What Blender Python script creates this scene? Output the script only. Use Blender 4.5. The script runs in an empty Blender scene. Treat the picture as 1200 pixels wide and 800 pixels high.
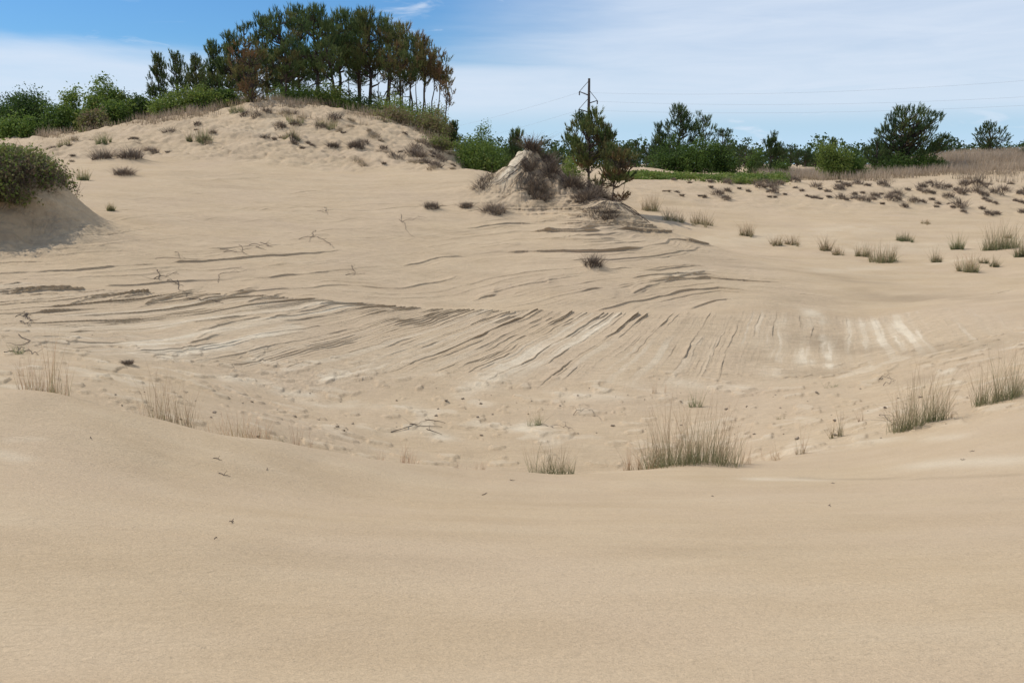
import bpy, math, random
import numpy as np
from mathutils import Vector, Matrix

rng = np.random.default_rng(11)
random.seed(11)
col = bpy.context.scene.collection

# ------------------------------------------------------------------ camera model
F = 1167.0; CX = 600.0; CY = 400.0; EYE = 1.7
PITCH = math.atan((400 - 192) / F)
cp, sp = math.cos(PITCH), math.sin(PITCH)

def at(px, py, Y):
    u = (px - CX) / F; v = (CY - py) / F
    k = Y / (cp + v * sp)
    return (u * k, Y, EYE + (-sp + v * cp) * k)

# ------------------------------------------------------------------ noise
_tab = np.random.default_rng(5).random((256, 256)) * 2 - 1
def vnoise(x, y, seed=0):
    x = np.asarray(x, float) + seed * 17.31; y = np.asarray(y, float) + seed * 7.77
    xi = np.floor(x); yi = np.floor(y)
    fx = x - xi; fy = y - yi
    xi = xi.astype(np.int64) & 255; yi = yi.astype(np.int64) & 255
    x1 = (xi + 1) & 255; y1 = (yi + 1) & 255
    fx = fx * fx * fx * (fx * (fx * 6 - 15) + 10); fy = fy * fy * fy * (fy * (fy * 6 - 15) + 10)
    a = _tab[xi, yi]; b = _tab[x1, yi]; c = _tab[xi, y1]; d = _tab[x1, y1]
    return (a + (b - a) * fx) * (1 - fy) + (c + (d - c) * fx) * fy
def fbm(x, y, seed=0, octv=4, gain=.5):
    s = 0; a = 1; t = 0
    for i in range(octv):
        s = s + a * vnoise(x * 2 ** i, y * 2 ** i, seed + i * 3); t += a; a *= gain
    return s / t
def sstep(a, b, x):
    t = np.clip((x - a) / (b - a), 0, 1)
    return t * t * (3 - 2 * t)

# ------------------------------------------------------------------ terrain: surveyed profiles (sight line + depth), fitted as one surface
prof = {
 -300: [(800,3.2),(700,4.1),(600,5.5),(520,7.3),(455,9.2),('z',10.6,-1.1),(450,13.5),(400,18.5),(350,23),(300,26.5),(250,31),(205,40),(170,58),('z',75,3.0),('z',110,2.0)],
 -120: [(800,3.2),(700,4.1),(600,5.5),(520,7.3),(458,9.2),('z',10.6,-1.15),(452,13.5),(400,18.5),(350,23),(300,26.5),(250,31),(203,40),(167,56),('z',75,3.2),('z',110,2.0)],
 0:    [(800,3.2),(700,4.1),(600,5.6),(520,7.4),(462,9.2),('z',10.5,-1.2),(456,13.3),(400,18.5),(350,23),(302,26.5),(250,31.5),(203,41),(168,56),('z',75,3.4),('z',110,2.0)],
 100:  [(800,3.2),(700,4.15),(610,5.6),(535,7.4),(474,9.4),('z',10.7,-1.4),(468,13.3),(410,18.3),(348,23.6),(300,27),(250,32),(203,41),(172,50),(156,57),('z',75,3.8),('z',110,2.2)],
 200:  [(800,3.2),(700,4.2),(615,5.7),(550,7.7),(500,9.8),('z',11.1,-1.8),(490,13.3),(430,18),(345,24.2),(300,27.6),(250,33),(203,42),(165,51),(138,59),('z',75,5.1),('z',110,2.5)],
 300:  [(800,3.2),(700,4.3),(620,5.8),(562,8),(521,10.2),('z',11.5,-2.1),(516,13.3),(455,17.7),(400,20.7),(345,24.3),(300,28),(250,34),(205,43),(165,51),(122,60),('z',72,5.7),('z',110,3)],
 400:  [(800,3.2),(700,4.35),(620,6.1),(570,8.5),(543,10.8),('z',12.1,-2.4),(534,14),(470,17.8),(420,20.5),(352,24.3),(300,28.7),(250,35),(207,44),(175,51),(131,60),('z',72,5.1),('z',110,3)],
 500:  [(800,3.2),(700,4.4),(620,6.3),(575,8.7),(552,11.2),('z',12.5,-2.55),(542,14.5),(470,18.2),(430,20.3),(363,24.3),(300,29.7),(250,35.5),(212,43),(190,49),(162,57),('z',66,3.6),('z',80,2.6),('z',110,2)],
 560:  [(800,3.2),(700,4.4),(620,6.4),(575,8.9),(554,11.4),('z',12.7,-2.6),(545,14.7),(470,18.3),(430,20.4),(366,24.3),(300,30),(250,36),(215,42),(200,46),('z',54,1.1),('z',70,1.0),('z',110,1.2)],
 620:  [(800,3.2),(700,4.4),(620,6.5),(577,9.0),(556,11.6),('z',12.9,-2.62),(547,14.7),(470,18.5),(435,20.3),(366,24.3),(300,29.8),(262,34.5),(235,38.5),(217,44),('z',52,.9),('z',70,.9),('z',110,1.1)],
 700:  [(800,3.2),(700,4.4),(620,6.5),(578,9.1),(556,11.9),('z',13.1,-2.6),(546,14.8),(470,18.5),(435,20.3),(367,24.3),(305,29),(270,33),(248,36.5),('z',41,-.2),('z',46,.1),(212,58),('z',72,.9),('z',110,1.0)],
 790:  [(800,3.2),(700,4.4),(620,6.5),(577,9.2),(547,12.2),('z',13.3,-2.45),(540,14.9),(470,18.5),(435,20.3),(366,24.3),(315,28.5),(287,32),('z',36,-1.05),(262,40),(240,47),(225,52),(212,60),('z',80,.9),('z',110,1.0)],
 890:  [(800,3.2),(700,4.4),(620,6.5),(573,9.4),(545,12),(536,13.3),(510,15.5),(470,18.2),(435,20.4),(363,24.4),(322,28.5),(304,31.5),('z',35,-1.4),(275,39),(250,46),(232,51),(215,60),('z',80,.9),('z',110,1.0)],
 1000: [(800,3.2),(700,4.4),(620,6.5),(570,9.5),(545,11.6),(515,13.5),(460,17.8),(420,20.8),(370,24.4),(332,28),(312,31),('z',35,-1.5),(277,39),(250,46),(232,51),(215,60),('z',80,.9),('z',110,1.1)],
 1100: [(800,3.2),(700,4.35),(620,6.35),(565,9.3),(535,11.2),(498,13.3),(445,17),(395,20.8),(355,24.6),(332,28),(314,31.5),(298,35.5),(277,39.5),(250,46),(232,51),(214,60),(200,72),('z',80,2.0),('z',110,1.6)],
 1200: [(800,3.2),(700,4.3),(620,6.2),(560,9),(525,10.8),(468,13.6),(430,16.3),(385,20.2),(350,24),(326,28),(306,32),(285,36.5),(258,44),(236,51),(215,60),(195,73),('z',84,2.4),('z',110,1.8)],
 1350: [(800,3.2),(700,4.3),(620,6.1),(560,8.7),(520,10.4),(460,13.3),(420,16.3),(375,20.2),(340,24),(318,28),(300,32),(280,36.5),(254,44),(234,51),(214,60),(193,73),('z',84,2.4),('z',110,1.8)],
 1500: [(800,3.2),(700,4.3),(620,6.1),(560,8.6),(520,10.3),(458,13.3),(418,16.3),(373,20.2),(338,24),(317,28),(299,32),(279,36.5),(253,44),(233,51),(213,60),(193,73),('z',84,2.4),('z',110,1.8)],
}
AT, AL = 4.0, 2.2
cpts = []; cval = []
for px, rows in prof.items():
    for r in rows:
        if r[0] == 'z':
            Y = r[1]; t = (px - CX) / F / (cp + 0.13 * sp); e = (r[2] - EYE) / Y
        else:
            X, Y, Z = at(px, r[0], r[1]); t = X / Y; e = (Z - EYE) / Y
        cpts.append((t * AT, math.log(Y) * AL)); cval.append(e)
cpts = np.array(cpts); cval = np.array(cval)
def _phi(r2): return 0.5 * r2 * np.log(r2 + 1e-12)
n = len(cpts)
_K = _phi(((cpts[:, None] - cpts[None]) ** 2).sum(-1)) + 2e-4 * np.eye(n)
_P = np.hstack([np.ones((n, 1)), cpts])
_sol = np.linalg.solve(np.block([[_K, _P], [_P.T, np.zeros((3, 3))]]), np.concatenate([cval, np.zeros(3)]))
_w, _a = _sol[:n], _sol[n:]
# tabulate the fitted surface once, then read it bicubically
_TG = np.linspace(-0.9, 0.9, 541); _LG = np.linspace(math.log(2.6), math.log(115), 760)
_g = np.stack(np.meshgrid(_TG * AT, _LG * AL, indexing='ij'), -1).reshape(-1, 2)
_tabE = np.empty(len(_g))
for i in range(0, len(_g), 20000):
    q = _g[i:i + 20000]
    r2 = ((q[:, None, 0] - cpts[None, :, 0]) ** 2 + (q[:, None, 1] - cpts[None, :, 1]) ** 2)
    _tabE[i:i + 20000] = _phi(r2) @ _w + _a[0] + q @ _a[1:]
_tabE = _tabE.reshape(541, 760)
def tps_z(x, y):
    y2 = np.clip(y, 2.7, 112); t = np.clip(x / y2, -.88, .88)
    a = (t + .9) / 1.8 * 540; b = (np.log(y2) - _LG[0]) / (_LG[-1] - _LG[0]) * 759
    i = np.clip(np.floor(a).astype(int), 1, 537); j = np.clip(np.floor(b).astype(int), 1, 756)
    fa = a - i; fb = b - j
    def w4(f):
        return (-.5*f+f*f-.5*f**3, 1-2.5*f*f+1.5*f**3, .5*f+2*f*f-1.5*f**3, -.5*f*f+.5*f**3)
    wa = w4(fa); wb = w4(fb); e = 0
    for k in range(4):
        row = 0
        for l in range(4):
            row = row + wb[l] * _tabE[i + k - 1, j + l - 1]
        e = e + wa[k] * row
    return EYE + e * y2

def bump(x, y, cx, cy, rx, ry, h, ang=0, p=2.0):
    dx = x - cx; dy = y - cy; c, s = math.cos(ang), math.sin(ang)
    u = (dx * c + dy * s) / rx; v = (-dx * s + dy * c) / ry
    return h * np.exp(-np.power(u * u + v * v, p / 2) * 1.2)

def base_z(x, y):
    x = np.asarray(x, float); y = np.asarray(y, float)
    ang = np.abs(np.arctan2(x, np.maximum(y, 1e-6) * 1.0)); ang = np.where(y <= 0, 3.0, ang)
    r = np.hypot(x, y)
    w = (1 - sstep(.60, .95, ang)) * (1 - sstep(85, 112, y))
    w = w * sstep(.6, 2.6, y)
    gen = .02 + .25 * fbm(x / 14, y / 14, 3, 3) * sstep(3, 20, r) + sstep(30, 110, r) * (.7 + .8 * fbm(x / 40, y / 40, 9, 3)) * (1 - sstep(250, 900, r)) \
          + .4 * sstep(250, 900, r) - .12 * sstep(2, 3, r) * (1 - sstep(5, 14, r))
    z = tps_z(x, y) * w + gen * (1 - w)
    return z

def hillmask(x, y):
    return sstep(44, 49, y) * (1 - sstep(-.02, .06, x / np.maximum(y, 1)))

def forms(x, y):
    """hummocks and ridges standing on the fitted surface"""
    h = 0
    # vine hummock, left
    h = h + bump(x, y, -15.1, 29.6, 2.55, 1.75, 1.45, .1, 4.2) + .30 * bump(x, y, -14.5, 28.5, 3, 2, 1) * fbm(x * 1.3, y * 3, 27, 4)
    h = h + bump(x, y, -12.6, 28.8, 1.6, 1.1, .38, -.35)
    # brush mound in the middle and the ridge that falls away to the right
    n_ = .25 * fbm(x * 1.4, y * 1.4, 21, 3)
    dx = (x - .55); dy = (y - 39.2)
    rr = np.hypot(dx / (1.08 + .7 * n_), dy / 1.2)
    h = h + 1.72 * np.exp(-np.power(rr, 1.3) * 1.2)
    md = np.exp(-(((x - 1.3) / 2.2) ** 2 + ((y - 38.2) / 2.0) ** 2))
    h = h + md * (.36 * fbm(x / .75, y / .75, 22, 3) + .24 * np.abs(fbm(x / .3, y / .3, 24, 2)))
    h = h + bump(x, y, 1.65, 38.9, .7, .8, .85)
    h = h + bump(x, y, 2.9, 37.9, 1.4, 1.0, .55 , -.3) + bump(x, y, 3.9, 36.0, 1.3, .8, .60, -.3) + bump(x, y, 3.6, 34.4, 1.5, .6, .46, -.25) + bump(x, y, 5.4, 33.4, 1.8, .7, .34, -.45)
    h = h + bump(x, y, -.4, 39.4, 2.0, 1.3, .34)
    # overgrown hill, far right
    h = h + bump(x, y, 41, 86, 11, 9, .35)
    h = h + bump(x, y, 9.2, 78, 3.5, 2.5, .55)
    return h

# fan of cross-beds: U = where a bed meets the flat erosion surface above it
_kp = [(-300,6.5),(0,6.2),(150,5.2),(300,4.8),(400,4.3),(500,2.5),(600,2.0),(670,1.6),(720,1.3),(770,1.0),(850,.42),(915,.12),(950,0),(1010,-.2),(1060,-.35),(1250,-.6)]
_U = []; _Kw = []
for u_, k_ in _kp:
    Xt = (u_ - CX) / F * 24.3 / cp * .985
    Xb = (u_ - 90 * k_ - CX) / F * 20.0 / cp * .985
    _U.append(Xt); _Kw.append((Xt - Xb) / 4.3)
_U = np.array(_U); _Kw = np.array(_Kw)
YT = 24.35
_Ug = np.linspace(-30, 45, 3000); _Wg = np.cumsum(np.minimum(1.45 / np.sqrt(1 + np.interp(_Ug, _U, _Kw) ** 2), 1.0)) * (75 / 2999); _Wg -= np.interp(0, _Ug, _Wg)
def bedU(x, y):
    """solve x = U - K(U) (YT - y) for U by bisection"""
    lo = np.full(np.shape(x), -30.0); hi = np.full(np.shape(x), 45.0)
    d = YT - y
    for _ in range(22):
        m = (lo + hi) / 2
        f = m - np.interp(m, _U, _Kw) * d
        lo = np.where(f < x, m, lo); hi = np.where(f < x, hi, m)
    return (lo + hi) / 2

def layers(seed, lo, hi, mn, mx):
    r = np.random.default_rng(seed); e = [lo]
    while e[-1] < hi: e.append(e[-1] + mn + (mx - mn) * r.random() ** 2.2)
    e = np.array(e); a = .25 + .75 * r.random(len(e)) ** 1.5; c = r.random(len(e))
    return e, a, c
E1, A1, C1 = layers(1, -20, 30, .10, .42)
E1b, A1b, C1b = layers(8, -20, 30, .05, .16)
E2, A2, C2 = layers(2, -6, 9, .035, .15)
E2b, A2b, C2b = layers(6, -6, 9, .015, .05)

def saw_down(s, E, A, p=1.6, w=.026):
    i = np.clip(np.searchsorted(E, s) - 1, 0, len(E) - 2)
    f = (s - E[i]) / (E[i + 1] - E[i])
    dE = E[i + 1] - E[i]
    return A[i] * np.power(np.clip(f, 0, 1), p) * np.minimum(dE / .2, 1.3) * sstep(0, 1, (1 - f) * dE / w), i
def saw_up(s, E, A, p=1.6, w=.0075):
    i = np.clip(np.searchsorted(E, s) - 1, 0, len(E) - 2)
    f = (s - E[i]) / (E[i + 1] - E[i])
    return A[i] * np.power(np.clip(1 - f, 0, 1), p) * sstep(0, 1, f * (E[i + 1] - E[i]) / w), i

_hitcache = {}
def surf0(x, y): return base_z(x, y) + forms(x, y)
def hit(px, py, fn=None, ymin=2.8, ymax=130):
    """where the sight line through (px,py) first meets the ground"""
    fn = fn or surf0
    Y = np.exp(np.linspace(math.log(ymin), math.log(ymax), 1600))
    u = (px - CX) / F; v = (CY - py) / F; k = Y / (cp + v * sp)
    X = u * k; Z = EYE + (-sp + v * cp) * k
    g = fn(X, Y) - Z
    i = np.argmax(g > 0)
    if g[i] <= 0: return (float(X[-1]), float(Y[-1]))
    return (float(X[i]), float(Y[i]))

# named scarps, each a broken ledge along a line on the slope
scarp_px = [
 ([(548,354),(580,344),(612,338),(655,333)], .26, .5),
 ([(598,347),(625,339)], .07, .3), ([(640,352),(662,346)], .07, .3),
 ([(700,357),(735,348),(770,337),(800,326),(832,318)], .22, .5),
 ([(742,351),(775,346)], .08, .3), ([(838,332),(868,318)], .09, .3), ([(855,336),(884,325)], .07, .25),
 ([(586,276),(640,275),(680,271),(740,266),(790,270),(815,279)], .34, .6),
 ([(600,283),(660,281),(700,276)], .12, .4), ([(618,263),(660,260),(700,253)], .16, .5),
 ([(600,246),(650,246),(705,244)], .14, .4), ([(640,302),(690,297),(728,288)], .12, .4),
 ([(585,291),(610,290)], .10, .3), ([(755,277),(800,286),(826,292)], .16, .4), ([(765,268),(795,278)], .1, .3),
 ([(775,283),(812,293)], .12, .3), ([(530,226),(560,232)], .1, .3), ([(563,236),(576,240)], .1, .3), ([(540,264),(556,264),(572,268)], .08, .3),
 ([(640,330),(700,322),(735,318)], .08, .4), ([(500,345),(535,342),(560,338)], .05, .3),
 ([(402,353),(430,346),(462,341)], .06, .3), ([(350,232),(400,231),(480,230)], .05, .4),
 ([(230,231),(290,232),(350,231)], .03, .4), ([(320,206),(420,207)], .03, .4), ([(360,283),(400,283),(450,281)], .04, .4),
 ([(0,304),(20,293)], .12, .4), ([(25,291),(60,284),(95,277),(125,272)], .12, .4), ([(20,300),(60,292)], .08, .3),
 ([(0,330),(60,318),(100,312)], .06, .3), ([(10,343),(45,337)], .08, .3), ([(90,325),(130,318),(165,312)], .05, .3),
 ([(150,310),(240,290),(330,280)], .035, .4), ([(190,275),(260,262),(350,258)], .035, .4),
 ([(880,236),(940,240),(1010,243),(1090,248),(1150,253)], .16, .5), ([(1030,246),(1080,250)], .1, .3),
 ([(300,378),(350,366),(400,358)], .24, .35), ([(225,392),(290,376),(312,371)], .24, .3), ([(215,404),(250,396),(270,392)], .18, .3),
 ([(155,360),(195,351),(232,343)], .36, .4), ([(225,356),(262,349),(300,342)], .36, .4), ([(285,356),(312,350),(335,344)], .24, .3),
 ([(75,358),(100,352),(128,347)], .26, .3), ([(20,356),(60,350),(95,346)], .18, .3), ([(120,355),(150,348),(175,344)], .26, .3),
 ([(840,450),(940,440)], .03, .4), ([(1150,345),(1172,342),(1190,336)], .10, .4),
]
SCARPS = []
for pts, a_, dc in scarp_px:
    SCARPS.append((np.array([hit(*p) for p in pts]), a_, dc))

def scarps(x, y):
    h = np.zeros(np.shape(x))
    wob = .06 * vnoise(x * 2.2, y * 2.2, 31) + .03 * vnoise(x * 7, y * 7, 32)
    for P, a_, dc in SCARPS:
        x0, x1 = P[:, 0].min() - 1, P[:, 0].max() + 1; y0, y1 = P[:, 1].min() - 1, P[:, 1].max() + 2.5
        m = (x > x0) & (x < x1) & (y > y0) & (y < y1)
        if not m.any(): continue
        xs = x[m]; ys = y[m] + wob[m]
        P_ = P[np.argsort(P[:, 0])]
        yl = np.interp(xs, P_[:, 0], P_[:, 1])
        L = P_[-1, 0] - P_[0, 0]
        tt = (xs - P_[0, 0]) / max(L, .01)
        tap = np.clip(np.minimum(tt, 1 - tt) * 5, 0, 1); tap = np.where((tt < 0) | (tt > 1), 0, tap)
        brk = sstep(-.45, .0, vnoise(xs * 1.6, yl * .3, 40 + int(L * 7)))
        jag = .8 + .4 * vnoise(xs * 2.3, yl * 2, 45)
        for off, am in ((0, 1), (.16, .55), (.33, .45), (-.14, .35)):
            bk = sstep(-.35, .15, vnoise(xs * 2.1 + off * 31, yl * .3, 40 + int(L * 7)) + (.2 if off == 0 else -.05))
            d = ys - yl - off - (.05 * vnoise(xs * 3, off * 9 + 0 * xs, 46))
            v = np.where(d > 0, np.exp(-np.maximum(d, 0) / (dc * .7)) * sstep(0, .055, d), 0)
            h[m] += a_ * .22 * am * tap * jag * (0.05 + .95 * bk) * v
    return h

# pale crusts and dark mineral bands, plus shade painted on the hummock front: segments on the ground
pale_px = [((165,402),(400,358),.26,1.35),((215,414),(345,385),.20,1.2),((190,385),(330,352),.1,.8),((380,446),(500,398),.2,.9),((560,452),(680,385),.32,.9),((620,430),(700,380),.3,.6),
 ((540,462),(590,440),.25,.6),((905,440),(915,380),.25,.5),((945,425),(950,368),.22,1),((972,430),(958,370),.16,.9),((1008,400),(1004,378),.22,.9),((1030,405),(1024,378),.2,.8),((1062,400),(1048,380),.28,.9),
 ((485,500),(515,508),.28,1),((465,505),(480,500),.2,.7),((620,498),(612,503),.2,.8),((270,445),(310,448),.25,.8),((330,458),(360,460),.2,.7),((120,422),(150,426),.12,.8),((400,472),(480,476),.25,.5),
 ((640,465),(720,468),.3,.5),((720,455),(760,462),.35,.6),((800,450),(860,455),.35,.5),((345,465),(420,480),.2,.4),
 ((588,208),(606,186),.45,1.5),((572,216),(598,200),.4,1.2),((1090,545),(1200,540),.35,.7),((890,560),(960,562),.2,.8),((1000,516),(1120,512),.2,.5),((0,530),(22,536),.10,.5),((12,514),(45,512),.06,.4),
 ((750,255),(1000,268),1.4,.35),((1000,290),(1200,282),1.2,.4),((780,325),(830,318),.2,.5),((960,318),(1130,305),.4,.35),((300,150),(330,140),.8,.35)]
PALE = [(hit(*a), hit(*b), w, s) for a, b, w, s in pale_px]
dark_px = [((700,600),(1000,606),.25,.2),((300,640),(520,650),.5,.12),((1000,590),(1199,585),.25,.3),((960,400),(1120,412),.8,.55),((1040,345),(1180,350),.9,.45),((860,310),(1020,330),.8,.35),((900,420),(1080,440),.6,.4),
 ((940,560),(1190,556),.12,.4),((0,268),(100,262),.6,.35),((700,648),(1190,632),.25,.15),((1000,715),(1199,700),.4,.15),((640,240),(760,262),.8,.5),((740,262),(900,300),.7,.4)]  # the segment across the left hummock's front is painted shade
DARK = [(hit(*a), hit(*b), w, s) for a, b, w, s in dark_px]
def segfield(x, y, L):
    out = np.zeros(np.shape(x))
    for (a, b, w, s) in L:
        m = (x > min(a[0], b[0]) - 3 * w) & (x < max(a[0], b[0]) + 3 * w) & (y > min(a[1], b[1]) - 4 * w) & (y < max(a[1], b[1]) + 4 * w)
        if not m.any(): continue
        X = x[m]; Y = y[m]; dx = b[0] - a[0]; dy = b[1] - a[1]; l2 = dx * dx + dy * dy + 1e-9
        t = np.clip(((X - a[0]) * dx + (Y - a[1]) * dy) / l2, 0, 1)
        d = np.hypot(X - a[0] - t * dx, (Y - a[1] - t * dy))
        out[m] = np.maximum(out[m], s * np.exp(-(d / w) ** 2))
    return out

BUMPS = []      # small sand hummocks under tussocks, filled in below
def detail(x, y, attrs=False):
    ang = np.abs(np.arctan2(x, np.maximum(y, 1e-3)))
    infan = (1 - sstep(.62, .8, ang)) * (y > 0)
    zb = surf0(x, y)
    t = x / np.maximum(y, 1)
    # fold noise of the open slope
    mid = sstep(12.5, 15, y) * (1 - sstep(60, 90, y)) * infan
    z = zb + .10 * mid * fbm(x / 4.5, y / 3.0, 50, 3) + .035 * mid * fbm(x / 1.1, y / .8, 51, 3)
    fg = (1 - sstep(11, 13, y)) * sstep(1.5, 3, y)
    z = z + .02 * fg * fbm(x / 1.8 + y * .15, y / .7, 53, 3) + .0035 * fbm(x * 1.2, y * 6, 54, 3) * (1 - sstep(14, 20, y))
    # uneven crest of the near dune
    crest = np.exp(-((y - (10.6 + t * 2.2)) / 1.6) ** 2) * infan * (1-sstep(.2,.35,t))
    z = z + .10 * crest * fbm(x / 1.6, y / 3, 55, 3)
    yl = np.interp(t, [(p - 600) / 1167 for p in (-300, 0, 100, 200, 300, 400, 500, 600, 700, 800, 900)], [9.0, 9.2, 9.4, 9.8, 10.2, 10.8, 11.2, 11.6, 11.9, 12.2, 12.4])
    yl = yl + .12 * vnoise(x * .9, 0 * x, 56) + .05 * vnoise(x * 3.1, 0 * x, 57)
    lipm = infan * (1 - sstep(.20, .30, t))
    z = z - .34 * lipm * sstep(yl, yl + .5, y) * (1 - sstep(yl + 1.0, yl + 3.0, y)) + .035 * lipm * np.exp(-((y - yl) / .45) ** 2)
    # ---- cross-bedded face
    U = bedU(x, y)
    U = U + .05 * vnoise(x * .9, y * .9, 60) + .018 * vnoise(x * 4, y * 4, 61)
    ytr = YT + .18 * vnoise(x * .45, 0 * x, 62) + .10 * vnoise(x * 1.9, 0 * x, 58)
    W = np.interp(U, _Ug, _Wg)
    mA = (1 - sstep(ytr - .03 - .55 * sstep(1.5, 5, x), ytr + .03, y)) * sstep(17.0 + 1.6 * sstep(-5, -1, x), 19.2 + 2.0 * sstep(-5, -1, x), y) * sstep(-14.5, -12, x) * (1 - sstep(9.0, 11.5, x)) * infan
    V = (ytr - y)
    top = np.exp(-np.maximum(V, 0) / 1.1)
    patch = sstep(-.25, .55, vnoise(W * 3.1, V * .55, 63) * .8 + .35 * vnoise(W * 9, V * 1.1, 64) + .6 * top + .05)
    rightfade = 1 - .72 * sstep(4.0, 6.0, x)
    h1, i1 = saw_down(W, E1, A1, 2.2)
    h2, i2 = saw_down(W + .02 * vnoise(x * 3, y * 3, 65), E1b, A1b, 2.0)
    dash = sstep(-.15, .45, vnoise(W * 5.3, V * 1.5, 66) + .5 * vnoise(W * 13, V * 2.6, 67) + .3 * top)
    LA = mA * rightfade * ((.050 + .060 * top) * h1 * (.15 + .85 * patch) * (.35 + .65 * dash) + (.085 + .035 * top) * h2 * (0.5 + .5 * patch) * (.35 + .65 * dash)) * .98
    z = z + LA
    z = z - .035 * mA * np.exp(-(V / .22) ** 2) * sstep(-.4, .3, vnoise(x * .9, 0 * x, 68))
    # ---- nearly level beds of the slope above
    tl = .02 + .085 * np.exp(-((y - 25.3) / 2.6) ** 2) * sstep(-5, -1, x)
    s = zb - tl * (np.minimum(x, 5.5) - 1) + .09 * np.maximum(x - 5.5, 0) - .02 * (y - 30) + .05 * vnoise(x * .22, y * .22, 70) + .010 * vnoise(x * 1.3, y * 1.3, 71)
    mB = sstep(ytr, ytr + .3, y) * (1 - sstep(41, 46, y)) * sstep(-15.5, -13, x) * (1 - sstep(6.5, 8.5, x + (y - 30) * .2)) * infan
    strong = np.exp(-(((x - 3.2) / 3.6) ** 2 + ((y - 33.5) / 4.5) ** 2)) + .35 * np.exp(-(((x + 9) / 5) ** 2 + ((y - 27) / 2.6) ** 2)) + .3 * np.exp(-(((x - 3.5) / 3.5) ** 2 + ((y - 27) / 2.5) ** 2))
    brk = sstep(-.1, .55, vnoise(x * .55, s * 16, 72) + .35 * vnoise(x * 2.1, s * 30, 73) + .5 * strong - .08)
    h3, i3 = saw_up(s, E2, A2, 2.5)
    h4, i4 = saw_up(s, E2b, A2b, 2.0)
    LB_ = mB * ((.040 + .165 * strong) * h3 * brk + (.022 + .075 * strong) * h4 * (.2 + .8 * brk) * sstep(-.5, .3, vnoise(x * 1.3, s * 60, 74)))
    LB_ = LB_ * .85 + scarps(x, y)
    z = z + LB_ + .016 * mB * h4 * (1 - brk) + .035 * mid * sstep(23, 26, y) * fbm(x / 2.8, (y + .15 * x) / .5, 59, 3)
    # bowl floor: crusts and scour
    fl = sstep(12.5, 13.5, y) * (1 - sstep(19, 21.5, y)) * infan
    z = z + .03 * fl * np.maximum(fbm(x * 1.3, y * 1.7, 75, 4), -.1) + .036 * fl * sstep(.22, .42, fbm(x * 2.6, y * 3.4, 76, 3))
    # hill top, eroded and hummocky
    hm = hillmask(x, y)
    z = z + -.18 * hm + .22 * hm * fbm(x / 2.2, y / 2.2, 80, 3) + .24 * hm * np.abs(fbm(x / .9, y / .9, 82, 3)) + .06 * hm * fbm(x / .3, y / .3, 83, 2)
    # right shelf and the pan in front of it
    sh = sstep(44, 49, y) * (1 - sstep(72, 90, y)) * sstep(.03, .09, t) * infan
    z = z + .14 * sh * fbm(x / 2.0, y / 1.8, 85, 3) + .06 * sh * np.abs(fbm(x / .7, y / .7, 86, 2))
    for (bx, by, br, bh) in BUMPS:
        m = (np.abs(x - bx) < 3 * br) & (np.abs(y - by) < 3 * br)
        if m.any():
            z[m] += bh * np.exp(-(((x[m] - bx) ** 2 + (y[m] - by) ** 2) / br ** 2))
    if not attrs: return z
    layc = (C1[i1] - .35) * 1.2
    strk = sstep(-.25, .3, vnoise(W * 7, V * .5, 95) + .6 * vnoise(W * 19, V * 1.1, 96))
    pale = segfield(x, y, PALE) * (mA * (.15 + .75 * strk + .4 * C1b[i2]) + (1 - mA) * 1.0) * sstep(-.75, .25, fbm(U * 2 * mA + x * 1.6 * (1 - mA), y * 1.2, 90, 3))
    wide = sstep(-.45, .35, vnoise(U * .8, V * .35, 97) + .1)
    pale = pale + mA * wide * (.34 * np.clip(layc, 0, 1) + .42 * (C1b[i2] > .62)) * (.25 + .75 * strk)
    pale = pale + .5 * fl * sstep(.3, .55, fbm(x * 1.1, y * 1.5, 76, 4)) + .35 * fl * sstep(.32, .6, fbm(x * 2.6, y * 3.4, 76, 3))
    dark = 1.4 * segfield(x, y, DARK) * sstep(-.5, .35, fbm(x * .5 + y * .2, y * 1.6, 91, 4))
    dark = dark + .26 * mB * (C2b[i4] - .4) * (.4 + strong) + .55 * mA * (C1b[i2] - .5) * sstep(-.5, .4, vnoise(U * 2.2, V * .8, 69)) + .22 * mA * (C1[i1] - .5)
    dark = dark + .20 * sstep(12,16,y) * (1 - sstep(50, 60, y)) * np.clip(fbm(x * .35, y * .9, 93, 4), -.6, .8)
    dark = dark + .5 * (hm + .6 * sh) * np.clip(fbm(x / 1.2, y / 1.6, 98, 4) - .05, 0, .6)
    dark = dark + (1-sstep(11,14,y)) * .10 * fbm(x * .25 + y * .1, y * .9, 94, 4)
    md2 = np.exp(-(((x - 2.2) / 2.4) ** 2 + ((y - 37.6) / 2.4) ** 2))
    dark = dark + .9 * md2 * sstep(-.15, .35, fbm(x / .9, y / .9, 99, 4)) + .5 * np.exp(-(((x + 15) / 3) ** 2 + ((y - 28.4) / 1.6) ** 2)) * sstep(-.3, .3, fbm(x * .8, y * 3, 101, 3))  # root litter on the mound; shade painted into the left hummock's front bank
    dark = dark + .28 * mB * fbm(x / 2.5, y / .45, 102, 3)
    rough = np.clip(mA + mB * .7 + fl * .5 + hm * .6 + sh * .6, 0, 1)
    kk = np.interp(U, _U, _Kw); nn = np.sqrt(1 + kk * kk)
    pu = 1.25 * LA
    ox = pu / nn; oy = -pu * kk / nn - 1.1 * LB_
    return z, ox, oy, np.clip(pale, 0, 1.3), np.clip(dark, -.4, 1), rough

def gz(x, y):
    return float(detail(np.array([float(x)]), np.array([float(y)]))[0])
def gzs(x, y):
    return detail(np.asarray(x, float), np.asarray(y, float))

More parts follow.
